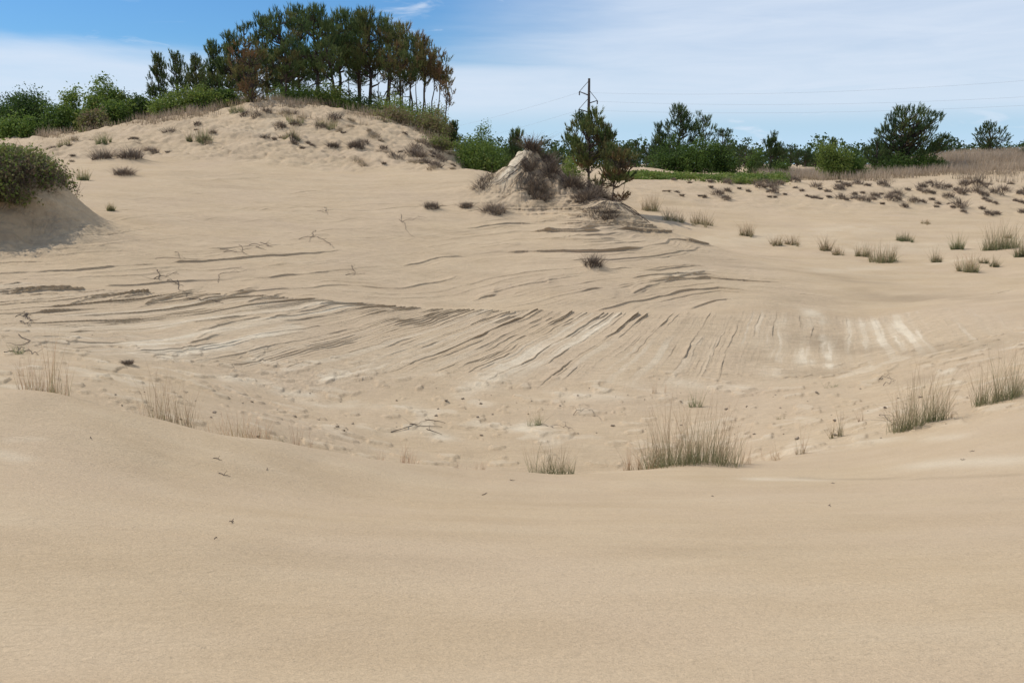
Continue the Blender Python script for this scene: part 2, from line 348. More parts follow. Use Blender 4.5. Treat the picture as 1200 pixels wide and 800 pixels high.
# ------------------------------------------------------------------ node helpers
def new_mat(name):
    m = bpy.data.materials.new(name); m.use_nodes = True
    nt = m.node_tree; nt.nodes.clear()
    return m, nt
def N(nt, typ, **kw):
    n = nt.nodes.new(typ)
    for k, v in kw.items():
        if k in n.inputs.keys(): n.inputs[k].default_value = v
        else: setattr(n, k, v)
    return n
def L(nt, a, b): nt.links.new(a, b)
def mix(nt, fac, a, b, blend='MIX'):
    n = nt.nodes.new('ShaderNodeMix'); n.data_type = 'RGBA'; n.blend_type = blend
    for i, v in ((0, fac), (6, a), (7, b)):
        if hasattr(v, 'links') or isinstance(v, bpy.types.NodeSocket): nt.links.new(v, n.inputs[i])
        else: n.inputs[i].default_value = v
    return n.outputs[2]
def math_n(nt, op, a, b=0.0, c=None, clamp=False):
    n = nt.nodes.new('ShaderNodeMath'); n.operation = op; n.use_clamp = clamp
    for i, v in enumerate((a, b) if c is None else (a, b, c)):
        if isinstance(v, bpy.types.NodeSocket): nt.links.new(v, n.inputs[i])
        else: n.inputs[i].default_value = v
    return n.outputs[0]
def noise(nt, vec, scale, det=4, rough=.55, dist=0):
    n = nt.nodes.new('ShaderNodeTexNoise'); n.inputs['Scale'].default_value = scale
    n.inputs['Detail'].default_value = det; n.inputs['Roughness'].default_value = rough; n.inputs['Distortion'].default_value = dist
    nt.links.new(vec, n.inputs['Vector']); return n.outputs['Fac']
def attr(nt, name):
    n = nt.nodes.new('ShaderNodeAttribute'); n.attribute_name = name; return n.outputs['Fac']
def ramp(nt, fac, stops):
    n = nt.nodes.new('ShaderNodeValToRGB'); cr = n.color_ramp
    while len(cr.elements) < len(stops): cr.elements.new(.5)
    for e, (p, c) in zip(cr.elements, stops): e.position = p; e.color = (*c, 1)
    nt.links.new(fac, n.inputs[0]); return n.outputs[0]

def sand_material():
    m, nt = new_mat('dune_sand')
    out = N(nt, 'ShaderNodeOutputMaterial'); b = N(nt, 'ShaderNodeBsdfPrincipled')
    b.inputs['Roughness'].default_value = .92
    b.inputs['Specular IOR Level'].default_value = .12
    geo = N(nt, 'ShaderNodeNewGeometry'); P = geo.outputs['Position']
    mp = N(nt, 'ShaderNodeMapping'); mp.inputs['Scale'].default_value = (.55, 1.6, 1.6); L(nt, P, mp.inputs[0])
    big = noise(nt, mp.outputs[0], .9, 5, .6)
    med = noise(nt, mp.outputs[0], 7, 4, .6)
    fine = noise(nt, P, 55, 3, .7)
    grain = noise(nt, P, 230, 2, .7)
    c = ramp(nt, big, [(.3, (0.460, 0.338, 0.204)), (.5, (0.496, 0.370, 0.229)), (.7, (0.523, 0.398, 0.252))])
    pinkg = noise(nt, P, .35, 3, .5)
    c = mix(nt, math_n(nt, 'MULTIPLY', math_n(nt, 'SUBTRACT', pinkg, .42, clamp=True), 2.2, clamp=True), c, (0.496, 0.372, 0.248, 1))
    c = mix(nt, math_n(nt, 'MULTIPLY', attr(nt, 'eroded'), .45), c, (.462, .352, .232, 1))
    dk = attr(nt, 'dark_band_shade')
    c = mix(nt, math_n(nt, 'MULTIPLY', dk, .85, clamp=True), c, (0.305, 0.226, 0.141, 1))
    c = mix(nt, math_n(nt, 'MULTIPLY', math_n(nt, 'MULTIPLY', dk, -1), .5, clamp=True), c, (0.564, 0.431, 0.266, 1))
    pl = attr(nt, 'pale_crust')
    c = mix(nt, math_n(nt, 'MULTIPLY', pl, .8, clamp=True), c, (0.632, 0.526, 0.374, 1))
    # speckle of darker grains, stronger on the eroded ground
    rg = attr(nt, 'eroded')
    sp_ = math_n(nt, 'MULTIPLY', math_n(nt, 'SUBTRACT', fine, .5), math_n(nt, 'ADD', math_n(nt, 'MULTIPLY', rg, .28), .42))
    gr_ = math_n(nt, 'MULTIPLY', math_n(nt, 'SUBTRACT', grain, .5), .75)
    md_ = math_n(nt, 'MULTIPLY', math_n(nt, 'SUBTRACT', med, .5), math_n(nt, 'ADD', math_n(nt, 'MULTIPLY', rg, .45), .10))
    f = math_n(nt, 'ADD', math_n(nt, 'ADD', math_n(nt, 'ADD', sp_, gr_), md_), 1.0)
    vm = N(nt, 'ShaderNodeVectorMath', operation='SCALE'); L(nt, c, vm.inputs[0]); L(nt, f, vm.inputs['Scale'])
    L(nt, vm.outputs[0], b.inputs['Base Color'])
    mpr = N(nt, 'ShaderNodeMapping'); mpr.inputs['Scale'].default_value = (9, 26, 9); mpr.inputs['Rotation'].default_value = (0, 0, .35); L(nt, P, mpr.inputs[0])
    rip = math_n(nt, 'MULTIPLY', noise(nt, mpr.outputs[0], 1.0, 3, .6, .6), .022)
    hgt = math_n(nt, 'ADD', rip, math_n(nt, 'ADD', math_n(nt, 'MULTIPLY', fine, .009), math_n(nt, 'MULTIPLY', grain, .0024)))
    hgt = math_n(nt, 'ADD', hgt, math_n(nt, 'MULTIPLY', noise(nt, P, 14, 4, .6), math_n(nt, 'ADD', math_n(nt, 'MULTIPLY', rg, .022), .006)))
    bp = N(nt, 'ShaderNodeBump', Strength=.8, Distance=1.0); L(nt, hgt, bp.inputs['Height']); L(nt, bp.outputs[0], b.inputs['Normal'])
    L(nt, b.outputs[0], out.inputs[0])
    return m

def leaf_material(name, stops, trans=.25, rough=.6):
    m, nt = new_mat(name)
    out = N(nt, 'ShaderNodeOutputMaterial')
    c = ramp(nt, attr(nt, 'tone'), stops)
    oi = N(nt, 'ShaderNodeObjectInfo')
    c = mix(nt, .5, c, c)
    hsv = N(nt, 'ShaderNodeHueSaturation'); L(nt, c, hsv.inputs['Color'])
    L(nt, math_n(nt, 'ADD', math_n(nt, 'MULTIPLY', oi.outputs['Random'], .3), .85), hsv.inputs['Value'])
    c = hsv.outputs[0]
    d = N(nt, 'ShaderNodeBsdfPrincipled'); d.inputs['Roughness'].default_value = rough; d.inputs['Specular IOR Level'].default_value = .2; L(nt, c, d.inputs['Base Color'])
    t = N(nt, 'ShaderNodeBsdfTranslucent'); L(nt, c, t.inputs['Color'])
    ms = N(nt, 'ShaderNodeMixShader'); ms.inputs[0].default_value = trans
    L(nt, d.outputs[0], ms.inputs[1]); L(nt, t.outputs[0], ms.inputs[2]); L(nt, ms.outputs[0], out.inputs[0])
    return m
def bark_material(name, c1, c2, sc=12):
    m, nt = new_mat(name)
    out = N(nt, 'ShaderNodeOutputMaterial'); b = N(nt, 'ShaderNodeBsdfPrincipled'); b.inputs['Roughness'].default_value = .9; b.inputs['Specular IOR Level'].default_value = .15
    tc = N(nt, 'ShaderNodeTexCoord')
    mp = N(nt, 'ShaderNodeMapping'); mp.inputs['Scale'].default_value = (1, 1, .25); L(nt, tc.outputs['Object'], mp.inputs[0])
    n_ = noise(nt, mp.outputs[0], sc, 4)
    L(nt, ramp(nt, n_, [(.35, c1), (.65, c2)]), b.inputs['Base Color'])
    bp = N(nt, 'ShaderNodeBump', Strength=.5, Distance=.02); L(nt, n_, bp.inputs['Height']); L(nt, bp.outputs[0], b.inputs['Normal'])
    L(nt, b.outputs[0], out.inputs[0]); return m

M = {}
M['sand'] = sand_material()
# tone 0 dark green .. .5 olive green .. 1 rusty brown
M['needle'] = leaf_material('pine_needles', [(0, (.046, .082, .032)), (.35, (.120, .165, .052)), (.6, (.185, .190, .066)), (.8, (.225, .165, .070)), (1, (.240, .140, .074))], .36)
M['leaf'] = leaf_material('shrub_leaves', [(0, (.042, .076, .022)), (.4, (.115, .180, .034)), (.7, (.225, .275, .058)), (.88, (.250, .235, .095)), (1, (.22, .155, .095))], .42)
# tone 0 green blade base .. 1 dry top
M['grass'] = leaf_material('beach_grass', [(0, (.165, .205, .090)), (.3, (.28, .275, .14)), (.55, (.42, .32, .19)), (.8, (.50, .32, .205)), (1, (.62, .47, .33))], .5)
M['straw'] = leaf_material('dry_straw', [(0, (.25, .205, .125)), (.5, (.46, .355, .25)), (1, (.60, .485, .36))], .45)
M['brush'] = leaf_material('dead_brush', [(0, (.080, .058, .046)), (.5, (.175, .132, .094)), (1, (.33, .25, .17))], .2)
M['bark'] = bark_material('pine_bark', (.045, .034, .028), (.115, .085, .068))
M['twig'] = bark_material('dry_wood', (.050, .038, .032), (.125, .098, .080), 30)
M['pole'] = bark_material('weathered_pole', (.045, .036, .032), (.085, .070, .060), 6)

# ------------------------------------------------------------------ mesh helpers
def mesh_obj(name, V, T, mat, parent=None, tone=None, quads=None, smooth=False, loc=None):
    """link arrays of vertices and triangles (and quads) as ONE mesh object"""
    me = bpy.data.meshes.new(name)
    V = np.asarray(V, dtype=np.float32)
    nt = 0 if T is None else len(T); nq = 0 if quads is None else len(quads)
    idx = []
    if nt: idx.append(np.asarray(T, dtype=np.int32).ravel())
    if nq: idx.append(np.asarray(quads, dtype=np.int32).ravel())
    idx = np.concatenate(idx)
    tot = np.concatenate([np.full(nt, 3, np.int32), np.full(nq, 4, np.int32)])
    st = np.concatenate([[0], np.cumsum(tot)[:-1]]).astype(np.int32)
    me.vertices.add(len(V)); me.vertices.foreach_set('co', V.ravel())
    me.loops.add(len(idx)); me.loops.foreach_set('vertex_index', idx)
    me.polygons.add(nt + nq); me.polygons.foreach_set('loop_start', st)
    me.polygons.foreach_set('use_smooth', np.full(nt + nq, smooth))
    me.update(calc_edges=True)
    if tone is not None:
        for k, v in (tone.items() if isinstance(tone, dict) else (('tone', tone),)):
            a = me.attributes.new(k, 'FLOAT', 'POINT'); a.data.foreach_set('value', np.asarray(v, np.float32))
    me.materials.append(mat)
    o = bpy.data.objects.new(name, me); col.objects.link(o)
    if parent: o.parent = parent
    if loc is not None: o.location = loc
    return o
def thing(name, label, cat, loc=(0, 0, 0), group=None):
    o = bpy.data.objects.new(name, None); col.objects.link(o); o.location = loc; o.empty_display_size = .3
    tag(o, label, cat, group); return o
def tag(o, label=None, cat=None, group=None, kind=None):
    if label: o['label'] = label
    if cat: o['category'] = cat
    if group: o['group'] = group
    if kind: o['kind'] = kind
    return o

class Geo:
    def __init__(s): s.V = []; s.T = []; s.Q = []; s.C = []; s.n = 0
    def add(s, V, T=None, Q=None, tone=None):
        V = np.asarray(V, float).reshape(-1, 3)
        if T is not None and len(T): s.T.append(np.asarray(T) + s.n)
        if Q is not None and len(Q): s.Q.append(np.asarray(Q) + s.n)
        s.C.append(np.full(len(V), .5) if tone is None else np.broadcast_to(tone, (len(V),)).astype(float))
        s.V.append(V); s.n += len(V)
    def tube(s, pts, rad, k=5, tone=None):
        pts = np.asarray(pts, float); m = len(pts)
        rad = np.broadcast_to(rad, (m,))
        d = np.gradient(pts, axis=0); d /= np.linalg.norm(d, axis=1)[:, None] + 1e-9
        up = np.array([0, 0, 1.0]) if abs(d[0, 2]) < .8 else np.array([1.0, 0, 0])
        a = np.cross(d, up); a /= np.linalg.norm(a, axis=1)[:, None] + 1e-9
        b = np.cross(d, a)
        th = np.arange(k) * 2 * math.pi / k
        V = pts[:, None] + (np.cos(th)[None, :, None] * a[:, None] + np.sin(th)[None, :, None] * b[:, None]) * rad[:, None, None]
        i = np.arange(m - 1)[:, None] * k; j = np.arange(k)[None]; j2 = (j + 1) % k
        Q = np.stack([i + j, i + j2, i + k + j2, i + k + j], -1).reshape(-1, 4)
        s.add(V.reshape(-1, 3), None, Q, tone)
        cap = np.array([[0, (q + 1) % k, q] for q in range(1, k - 1)]) if k > 3 else np.array([[0, 2, 1]])
        s.T.append(np.stack([np.zeros(k - 2, int), np.arange(1, k - 1), np.arange(2, k)], -1) + s.n - k)
    def build(s, name, mat, parent=None, smooth=False, loc=None):
        V = np.concatenate(s.V)
        return mesh_obj(name, V, np.concatenate(s.T) if s.T else None, mat, parent, np.concatenate(s.C), np.concatenate(s.Q) if s.Q else None, smooth, loc)

def unit(v): return v / (np.linalg.norm(v, axis=-1, keepdims=True) + 1e-9)

def needle_tufts(g, P, D, Ln, R, nb=16, w=.02, tone=None, spread=.7, bl=.55):
    """brushes of needles: at P, along D, each nb thin blades"""
    n = len(P); D = unit(D)
    u = R.random((n, nb, 1)) ** .8 * .85
    base = P[:, None] + D[:, None] * Ln[:, None, None] * u
    dr = unit(D[:, None] * 1.0 + spread * R.normal(size=(n, nb, 3)))
    ln = Ln[:, None, None] * bl * (.7 + .6 * R.random((n, nb, 1)))
    tip = base + dr * ln
    side = unit(np.cross(dr, R.normal(size=(n, nb, 3)))) * w * .5
    V = np.stack([base - side, base + side, tip], 2).reshape(-1, 3)
    T = np.arange(len(V)).reshape(-1, 3)
    tn = np.repeat(np.repeat(tone, nb), 3) if tone is not None else None
    if tn is not None: tn = np.clip(tn + .06 * np.repeat(R.normal(size=n * nb), 3), 0, 1)
    g.add(V, T, None, tn)

def leaves(g, P, R, size=.08, tone=None, up=.4):
    n = len(P)
    nrm = unit(R.normal(size=(n, 3)) + np.array([0, 0, up]))
    a = unit(np.cross(nrm, R.normal(size=(n, 3)))); b = np.cross(nrm, a)
    s = size * (.6 + .8 * R.random((n, 1)))
    V = np.stack([P - a * s * .5, P + b * s * .3 + nrm * s * .06, P + a * s * .5, P - b * s * .3 + nrm * s * .06], 1).reshape(-1, 3)
    Q = np.arange(len(V)).reshape(-1, 4)
    g.add(V, None, Q, np.repeat(tone, 4))

def blades(g, B, H, lean, R, w=.006, seg=3, t0=.1, t1=.8, droop=.3, tn=.08):
    """grass blades from base points B"""
    n = len(B)
    k = np.linspace(0, 1, seg + 1)[None, :, None]
    ln = lean[:, None, :]
    up = np.array([0, 0, 1.0])
    H_ = H[:, None, None]
    bend = unit(R.normal(size=(n, 1, 3)) * np.array([1, 1, .0])) * droop * R.random((n, 1, 1))
    C = B[:, None] + H_ * (k * (up + ln) + k ** 2 * (bend - up * droop * .25))
    th = R.random(n) * math.pi; side = np.stack([np.cos(th), np.sin(th), 0 * th], -1)[:, None]
    ww = w * (1 - k * .85) * (.7 + .6 * R.random((n, 1, 1)))
    V = np.stack([C - side * ww * .5, C + side * ww * .5], 2)
    i = (np.arange(n) * (seg + 1) * 2)[:, None]; j = np.arange(seg)[None] * 2
    Q = np.stack([i + j, i + j + 1, i + j + 3, i + j + 2], -1).reshape(-1, 4)
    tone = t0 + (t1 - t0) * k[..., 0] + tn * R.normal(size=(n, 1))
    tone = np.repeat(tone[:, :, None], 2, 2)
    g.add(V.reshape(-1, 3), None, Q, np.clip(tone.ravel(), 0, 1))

# ------------------------------------------------------------------ trees
def pine(name, label, cat, px, ytop, Y, halfw, ybot, tone=.25, tvar=.12, style='round', lean=0., nclu=36, seed=0, dens=1.0, group=None, pybase=150, trunk_r=.10, multi=1, ground=None):
    R = np.random.default_rng(1000 + seed)
    x0 = at(px, pybase, Y)[0]; z0 = gz(x0, Y) if ground is None else ground
    H = at(px, ytop, Y)[2] - z0; s = Y / F
    rad = halfw * s; zb = max(at(px, ybot, Y)[2] - z0, .1); 
    root = thing(name, label, cat, (x0, Y, z0 - .08), group)
    tr = Geo(); cr = Geo()
    # trunk
    nT = 9; ks = np.linspace(0, 1, nT); wob = np.cumsum(R.normal(size=(nT, 2)) * .05 * H / 6, 0); wob[0] = 0
    Ht = H * .93
    tp = np.stack([wob[:, 0] + lean * ks ** 1.3, wob[:, 1], ks * Ht], -1)
    tr.tube(tp, trunk_r * (1 - ks * .82), 7)
    def trunk_at(z): 
        z = np.clip(z / Ht, 0, 1); return np.array([np.interp(z, ks, tp[:, i]) for i in range(3)])
    cz = (H + zb) / 2; rz = (H - zb) / 2
    cen = []
    nclu = int(nclu * 1.22); H_top = H; H = H - .22
    for i in range(nclu):
        for _ in range(30):
            f = R.random()                     # 0 bottom .. 1 top
            if style == 'round': prof_ = math.sqrt(max(1 - (2 * f - 1) ** 2, 0)) ** .8
            elif style == 'cone': prof_ = (1 - f) ** .75 * .95 + .12
            elif style == 'flat': prof_ = min(1, 2.2 * f) * math.sqrt(max(1 - f ** 3, 0.02))
            elif style == 'open': prof_ = (.35 + .65 * math.sin(math.pi * min(f * .9 + .1, 1)))
            ph = R.random() * 2 * math.pi; rr = R.random() ** .4; prof_ *= .82 + .42 * float(vnoise(np.array(ph * .9 + seed), np.array(f * 3.2), 160 + seed % 7))
            p = np.array([math.cos(ph) * rr * prof_ * rad, math.sin(ph) * rr * prof_ * rad, zb + f * (H - zb) * .96])
            p[:2] += trunk_at(p[2])[:2]
            if all(np.linalg.norm((p - c) * [1, 1, 1.3]) > rad * .20 for c in cen) or _ > 24: break
        cen.append(p)
    if style in ('round', 'open') and zb > 1.2:
        for i in range(int(nclu * .06)):       # ragged lower twigs still holding needles
            zz = zb * (.45 + .55 * R.random()); ph = R.random() * 6.28; q = rad * (.15 + .55 * R.random())
            cen.append(np.array([math.cos(ph) * q, math.sin(ph) * q, zz]) + trunk_at(zz) * [1, 1, 0])
    cen = np.array(cen)
    # limbs to the clusters, shared forks
    for c in cen:
        hd = math.hypot(c[0], c[1])
        zs = c[2] - (.35 + .25 * R.random()) * hd - .1
        st = trunk_at(max(zs, zb * .7))
        m = (st + c) / 2 + np.array([0, 0, -.10 * hd]) + R.normal(size=3) * .05
        tr.tube([st, (st + m) / 2 + R.normal(size=3) * .03, m, (m + c) / 2 + R.normal(size=3) * .04, c], np.array([.045, .036, .028, .02, .012]) * (H / 6) ** .5 * 1.1 * max(trunk_r / .1, .6), 4)
    cr_r = min(rad * .22, .36)
    nt = int(10 * dens)
    P = []; D = []; TN = []
    for c in cen:
        k = max(4, int(nt * (.7 + .6 * R.random())))
        off = unit(R.normal(size=(k, 3))) * (R.random((k, 1)) ** .5) * cr_r * [1.1, 1.1, .62]
        p = c + off
        out = unit(p - np.array([0, 0, cz * .6]))
        d = unit(out * .6 + off / cr_r * .5 + np.array([0, 0, .9 if style != 'cone' else 1.3]) + R.normal(size=(k, 3)) * .25)
        P.append(p); D.append(d); TN.append(np.full(k, tone + 1.5 * tvar * R.normal()) + .05 * R.normal(size=k))
    P = np.concatenate(P); D = np.concatenate(D); TN = np.concatenate(TN)
    Ln = (.36 + .28 * R.random(len(P))) * min(1.15, max(.6, H / 6)) * (1.15 if style == 'cone' else 1)
    for q in range(0, len(P), 5):
        tr.tube([P[q] - D[q] * .25, P[q] + D[q] * Ln[q] * .5], [.012, .006], 3)
    needle_tufts(cr, P, D, Ln, R, nb=int(20), w=.034 if Y < 110 else .06, tone=TN, spread=.33, bl=.46)
    tr.build('trunk', M['bark'], root); cr.build('crown', M['needle'], root)
    return root

def leafy(name, label, cat, px, ytop, Y, halfw, tone=.4, tvar=.15, n=2600, leaf=.10, seed=0, group=None, pybase=None, lobes=7, ybase=None, depth=.8, needles=False):
    """rounded leafy shrub: lobes of leaf clumps on a bush of stems"""
    R = np.random.default_rng(3000 + seed)
    x0 = at(px, pybase or 170, Y)[0]; z0 = gz(x0, Y)
    H = max(at(px, ytop, Y)[2] - z0, .4); s = Y / F; rad = halfw * s
    root = thing(name, label, cat, (x0, Y, z0 - .05), group)
    g = Geo(); st = Geo()
    kcl = 26; ncl = max(30, int(n * 1.8 / kcl))
    v = unit(R.normal(size=(ncl, 3))); v[:, 2] = np.abs(v[:, 2]) ** .8; v = unit(v)
    az = np.arctan2(v[:, 1], v[:, 0])
    lump = 1 + .28 * vnoise(az * 1.6 + seed * 3.3, v[:, 2] * 3.0, 150 + seed) + .16 * vnoise(az * 4 + 9, v[:, 2] * 7, 151)
    f = (R.random(ncl) ** .38 * lump)[:, None]
    cc = v * f * [rad, rad * depth, H * .92]
    cc[:, 0] += (cc[:, 2] / H) * rad * .25 * R.normal(); cc[:, 2] = np.maximum(cc[:, 2], .05)
    sh = R.random(ncl) < .10; cc[sh] *= 1.10                      # shoots that stick out of the outline
    cs_ = .13 + .05 * rad
    P = (cc[:, None] + R.normal(size=(ncl, kcl, 3)) * cs_ * np.where(sh, .6, 1)[:, None, None]).reshape(-1, 3); P[:, 2] = np.maximum(P[:, 2], .02)
    t = np.repeat(np.clip(tone + tvar * R.normal(size=ncl), 0, 1), kcl) + .06 * R.normal(size=len(P))
    leaves(g, P, R, leaf, np.clip(t, 0, 1))
    for q in range(0, ncl, 4):
        b0 = np.array([cc[q, 0] * .15, cc[q, 1] * .15, 0.]); m = (b0 + cc[q]) / 2 + R.normal(size=3) * rad * .05
        st.tube([b0, m, cc[q]], [.03, .018, .006], 4)
    g.build('foliage', M['needle'] if needles else M['leaf'], root); st.build('stems', M['twig'], root)
    return root

def brush(name, label, cat, x, y, r, h, seed=0, group=None, n=160, mat='brush', t=(.1, .8), wdt=None, z=None, flat=1.0, wild=.5):
    """matted dome of dead twigs or tufted grass around a point; ONE mesh"""
    R = np.random.default_rng(5000 + seed)
    g = Geo(); z0 = gz(x, y) if z is None else z
    ph = R.random(n) * 2 * math.pi; rr = R.random(n) ** .6 * r * .8
    bx = np.cos(ph) * rr; by = np.sin(ph) * rr * flat
    bz = gzs(x + bx, y + by) - z0 - .02 if r > .15 else np.zeros(n) - .02
    B = np.stack([bx, by, bz], -1)
    lean = np.stack([bx, by, 0 * bx], -1) / max(r, .01) * .55 + R.normal(size=(n, 3)) * [wild, wild, .05]
    H = h * (.45 + .65 * R.random(n)) * (1 - .4 * (rr / r) ** 2)
    px_ = y / F
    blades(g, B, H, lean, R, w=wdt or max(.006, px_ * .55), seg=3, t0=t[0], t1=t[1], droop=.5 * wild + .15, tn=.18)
    o = g.build(name, M[mat], None, False, (x, y, z0))
    tag(o, label, cat, group); return o

def grass(name, label, x, y, halfw, h, n, seed=0, t=(.1, .8), w=.007, flat=.35, lean=.12, green=0., group=None, cat='grass clump', stiff=.25, mat='grass'):
    """upright bunch grass: many thin stems, short green blades at the foot"""
    R = np.random.default_rng(7000 + seed); g = Geo(); z0 = gz(x, y)
    k = max(3, int(n / 15)); cx = ((np.arange(k) + R.random(k)) / k * 2 - 1) * halfw * .85; cy = R.normal(size=k) * halfw * flat * .5
    which = R.integers(0, k, n)
    bx = cx[which] + R.normal(size=n) * halfw * .10; by = cy[which] + R.normal(size=n) * halfw * .10
    bz = gzs(x + bx, y + by) - z0 - .015
    B = np.stack([bx, by, bz], -1)
    edge = np.exp(-(bx / (halfw * .9)) ** 2)
    H = h * (.25 + .85 * R.random(n) ** 1.2) * (.6 + .4 * edge) * (.75 + .4 * R.random(k))[which]
    ln = np.stack([bx / max(halfw, .01) * .12, by * 0, 0 * bx], -1) + R.normal(size=(n, 3)) * [lean, lean, .02]
    blades(g, B, H, ln, R, w=w, seg=4, t0=t[0], t1=t[1], droop=stiff, tn=.10)
    m = int(n * (.35 + green * .7)); w2 = R.integers(0, k, m)
    bx = cx[w2] + R.normal(size=m) * halfw * .12; by = cy[w2] + R.normal(size=m) * halfw * .12
    bz = gzs(x + bx, y + by) - z0 - .015
    blades(g, np.stack([bx, by, bz], -1), h * (.15 + .35 * R.random(m)), R.normal(size=(m, 3)) * [.35, .35, .02], R, w=w * 1.25, seg=3, t0=t[0] - green * .3, t1=t[0] + .25 + .25 * (1 - green), droop=.6, tn=.14)
    o = g.build(name, M[mat], None, False, (x, y, z0)); tag(o, label, cat, group); return o

def wig(p0, p1, R, amp=.08, n=9):
    p0 = np.array(p0, float); p1 = np.array(p1, float); k = np.linspace(0, 1, n)[:, None]
    P = p0 + (p1 - p0) * k; d = p1 - p0; L_ = math.hypot(*d[:2]); nn = np.array([-d[1], d[0]]) / max(L_, 1e-6)
    w = np.cumsum(R.normal(size=n)) ; w -= np.linspace(w[0], w[-1], n)
    return P + nn * (w * amp * L_ / 3)[:, None]
def dead_stem(name, label, segs, seed, r=.012, lift=.05, cat='dead twig', group=None):
    """dead vine or root lying on the slope; segs are pixel pairs, found on the ground"""
    R = np.random.default_rng(8000 + seed); g = Geo(); r = r * .72
    ym = 3 if segs[0][0][1] > 518 else 13; a0 = hit(*segs[0][0], ymin=ym); z0 = gz(*a0)
    for (a, b) in segs:
        P = wig(hit(*a, ymin=ym), hit(*b, ymin=ym), R)
        z = gzs(P[:, 0], P[:, 1]) + r + lift * np.abs(np.sin(np.linspace(0, 3.1, len(P)) * 2)) * R.random()
        pts = np.stack([P[:, 0] - a0[0], P[:, 1] - a0[1], z - z0], -1)
        g.tube(pts, np.linspace(r, r * .35, len(P)), 5)
        for q in range(2, len(P) - 1, 2):
            if R.random() < .6:
                e = pts[q] + np.array([R.normal() * .16, R.normal() * .2, .02 + .08 * R.random()])
                g.tube([pts[q], (pts[q] + e) / 2 + R.normal(size=3) * .02, e], [r * .5, r * .4, r * .2], 4)
    o = g.build(name, M['twig'], None, True, (a0[0], a0[1], z0)); tag(o, label, cat, group); return o

# ------------------------------------------------------------------ tussock positions (their sand hummocks belong to the ground)
R0 = np.random.default_rng(77)
TUS = []     # (x, y, r, h, kind)
def tus(px, py, wpx, hpx, kind, bumph=.35):
    x, y = hit(px, py, ymin=13)
    s = y / F
    TUS.append([x, y, wpx * s * .5, hpx * s, kind])
    BUMPS.append((x, y + wpx * s * .1, wpx * s * .55, hpx * s * bumph))
    return len(TUS) - 1
named = {}
for key, a in {
 'hill_a': (155,191,30,17,'hill'), 'hill_b': (120,190,26,14,'hill'), 'hill_c': (146,207,28,11,'hill'),
 'slope_a': (568,220,34,13,'slope'), 'slope_b': (506,247,20,10,'slope'), 'slope_c': (546,245,19,8,'slope'),
 'slope_d': (580,254,36,17,'slope'), 'slope_e': (695,317,26,17,'slope'), 'slope_f': (487,183,30,13,'slope'), 'slope_g': (150,429,16,7,'slope'),
 'slope_h': (418,172,22,11,'slope'), 'slope_i': (390,170,16,8,'slope')}.items():
    named[key] = tus(*a)
hill_idx = []
for i in range(64):
    px = 300 + 235 * R0.random() ** .8; sky = np.interp(px, [300, 350, 400, 450, 500, 540], [122, 125, 131, 142, 160, 176])
    py = sky + 6 + (np.interp(px, [300, 420, 540], [32, 52, 26])) * R0.random()
    w = 7 + 13 * R0.random() ** 1.8
    hill_idx.append(tus(px, py, w, w * .5, 'hillsmall'))
for i in range(26):
    px = 60 + 240 * R0.random(); sky = np.interp(px, [50, 150, 250, 300], [163, 150, 130, 124])
    py = sky + 6 + 32 * R0.random(); w = 6 + 12 * R0.random() ** 2
    hill_idx.append(tus(px, py, w, w * .5, 'hillsmall'))
shelf_idx = []
for i in range(130):
    px = 770 + 440 * R0.random() ** .7
    top = np.interp(px, [770, 1000, 1200], [214, 213, 218]); bot = np.interp(px, [770, 900, 1000, 1100, 1200], [232, 236, 239, 246, 258])
    py = top + (bot - top) * R0.random() ** 1.1
    w = (6 + 13 * R0.random() ** 1.9) * np.interp(px, [770, 950, 1200], [.65, .85, 1.12])
    shelf_idx.append(tus(px, py, w, w * .55, 'shelf', .5))

# ------------------------------------------------------------------ ground: one sheet out to the horizon
th_f = np.linspace(-.545, .545, 1560)
th_c = np.concatenate([np.linspace(.545, 2 * math.pi - .545, 230)[1:-1]])
th = np.concatenate([th_f, th_c])
def span(a, b, d): return np.arange(a, b, d)
rr_ = np.concatenate([[.25, .7, 1.2, 1.7, 2.2], span(2.6, 9, .06), span(9, 13, .04), span(13, 20, .045), span(20, 25.6, .018), span(25.6, 38, .028), span(38, 48, .06), span(48, 62, .10), span(62, 100, .5), np.geomspace(100, 3500, 34)])
nt_, nr_ = len(th), len(rr_)
A_, Rr = np.meshgrid(th, rr_, indexing='ij')
GX = (np.sin(A_) * Rr).ravel(); GY = (np.cos(A_) * Rr).ravel()
GZ = np.empty(len(GX)); aP = np.empty(len(GX)); aD = np.empty(len(GX)); aR = np.empty(len(GX)); oX = np.empty(len(GX)); oY = np.empty(len(GX))
CH = 250000
for i in range(0, len(GX), CH):
    GZ[i:i + CH], oX[i:i + CH], oY[i:i + CH], aP[i:i + CH], aD[i:i + CH], aR[i:i + CH] = detail(GX[i:i + CH], GY[i:i + CH], True)
i_ = np.arange(nt_)[:, None]; j_ = np.arange(nr_ - 1)[None]
i2 = (i_ + 1) % nt_
Qg = np.stack([i_ * nr_ + j_, i_ * nr_ + j_ + 1, i2 * nr_ + j_ + 1, i2 * nr_ + j_], -1).reshape(-1, 4)
Vg = np.stack([GX + oX, GY + oY, GZ], -1)
Vg = np.vstack([Vg, [[0, 0, float(GZ.reshape(nt_, nr_)[:, 0].mean())]]])
ctr = len(Vg) - 1; ii = np.arange(nt_)
Tg = np.stack([np.full(nt_, ctr), ii * nr_, ((ii + 1) % nt_) * nr_], -1)
z1 = lambda a: np.append(a, 0)
gnd = mesh_obj('ground', Vg, Tg, M['sand'], None, {'pale_crust': z1(aP), 'dark_band_shade': z1(aD), 'eroded': z1(aR)}, Qg, True)
tag(gnd, kind='structure')
GZ2 = GZ.reshape(nt_, nr_)
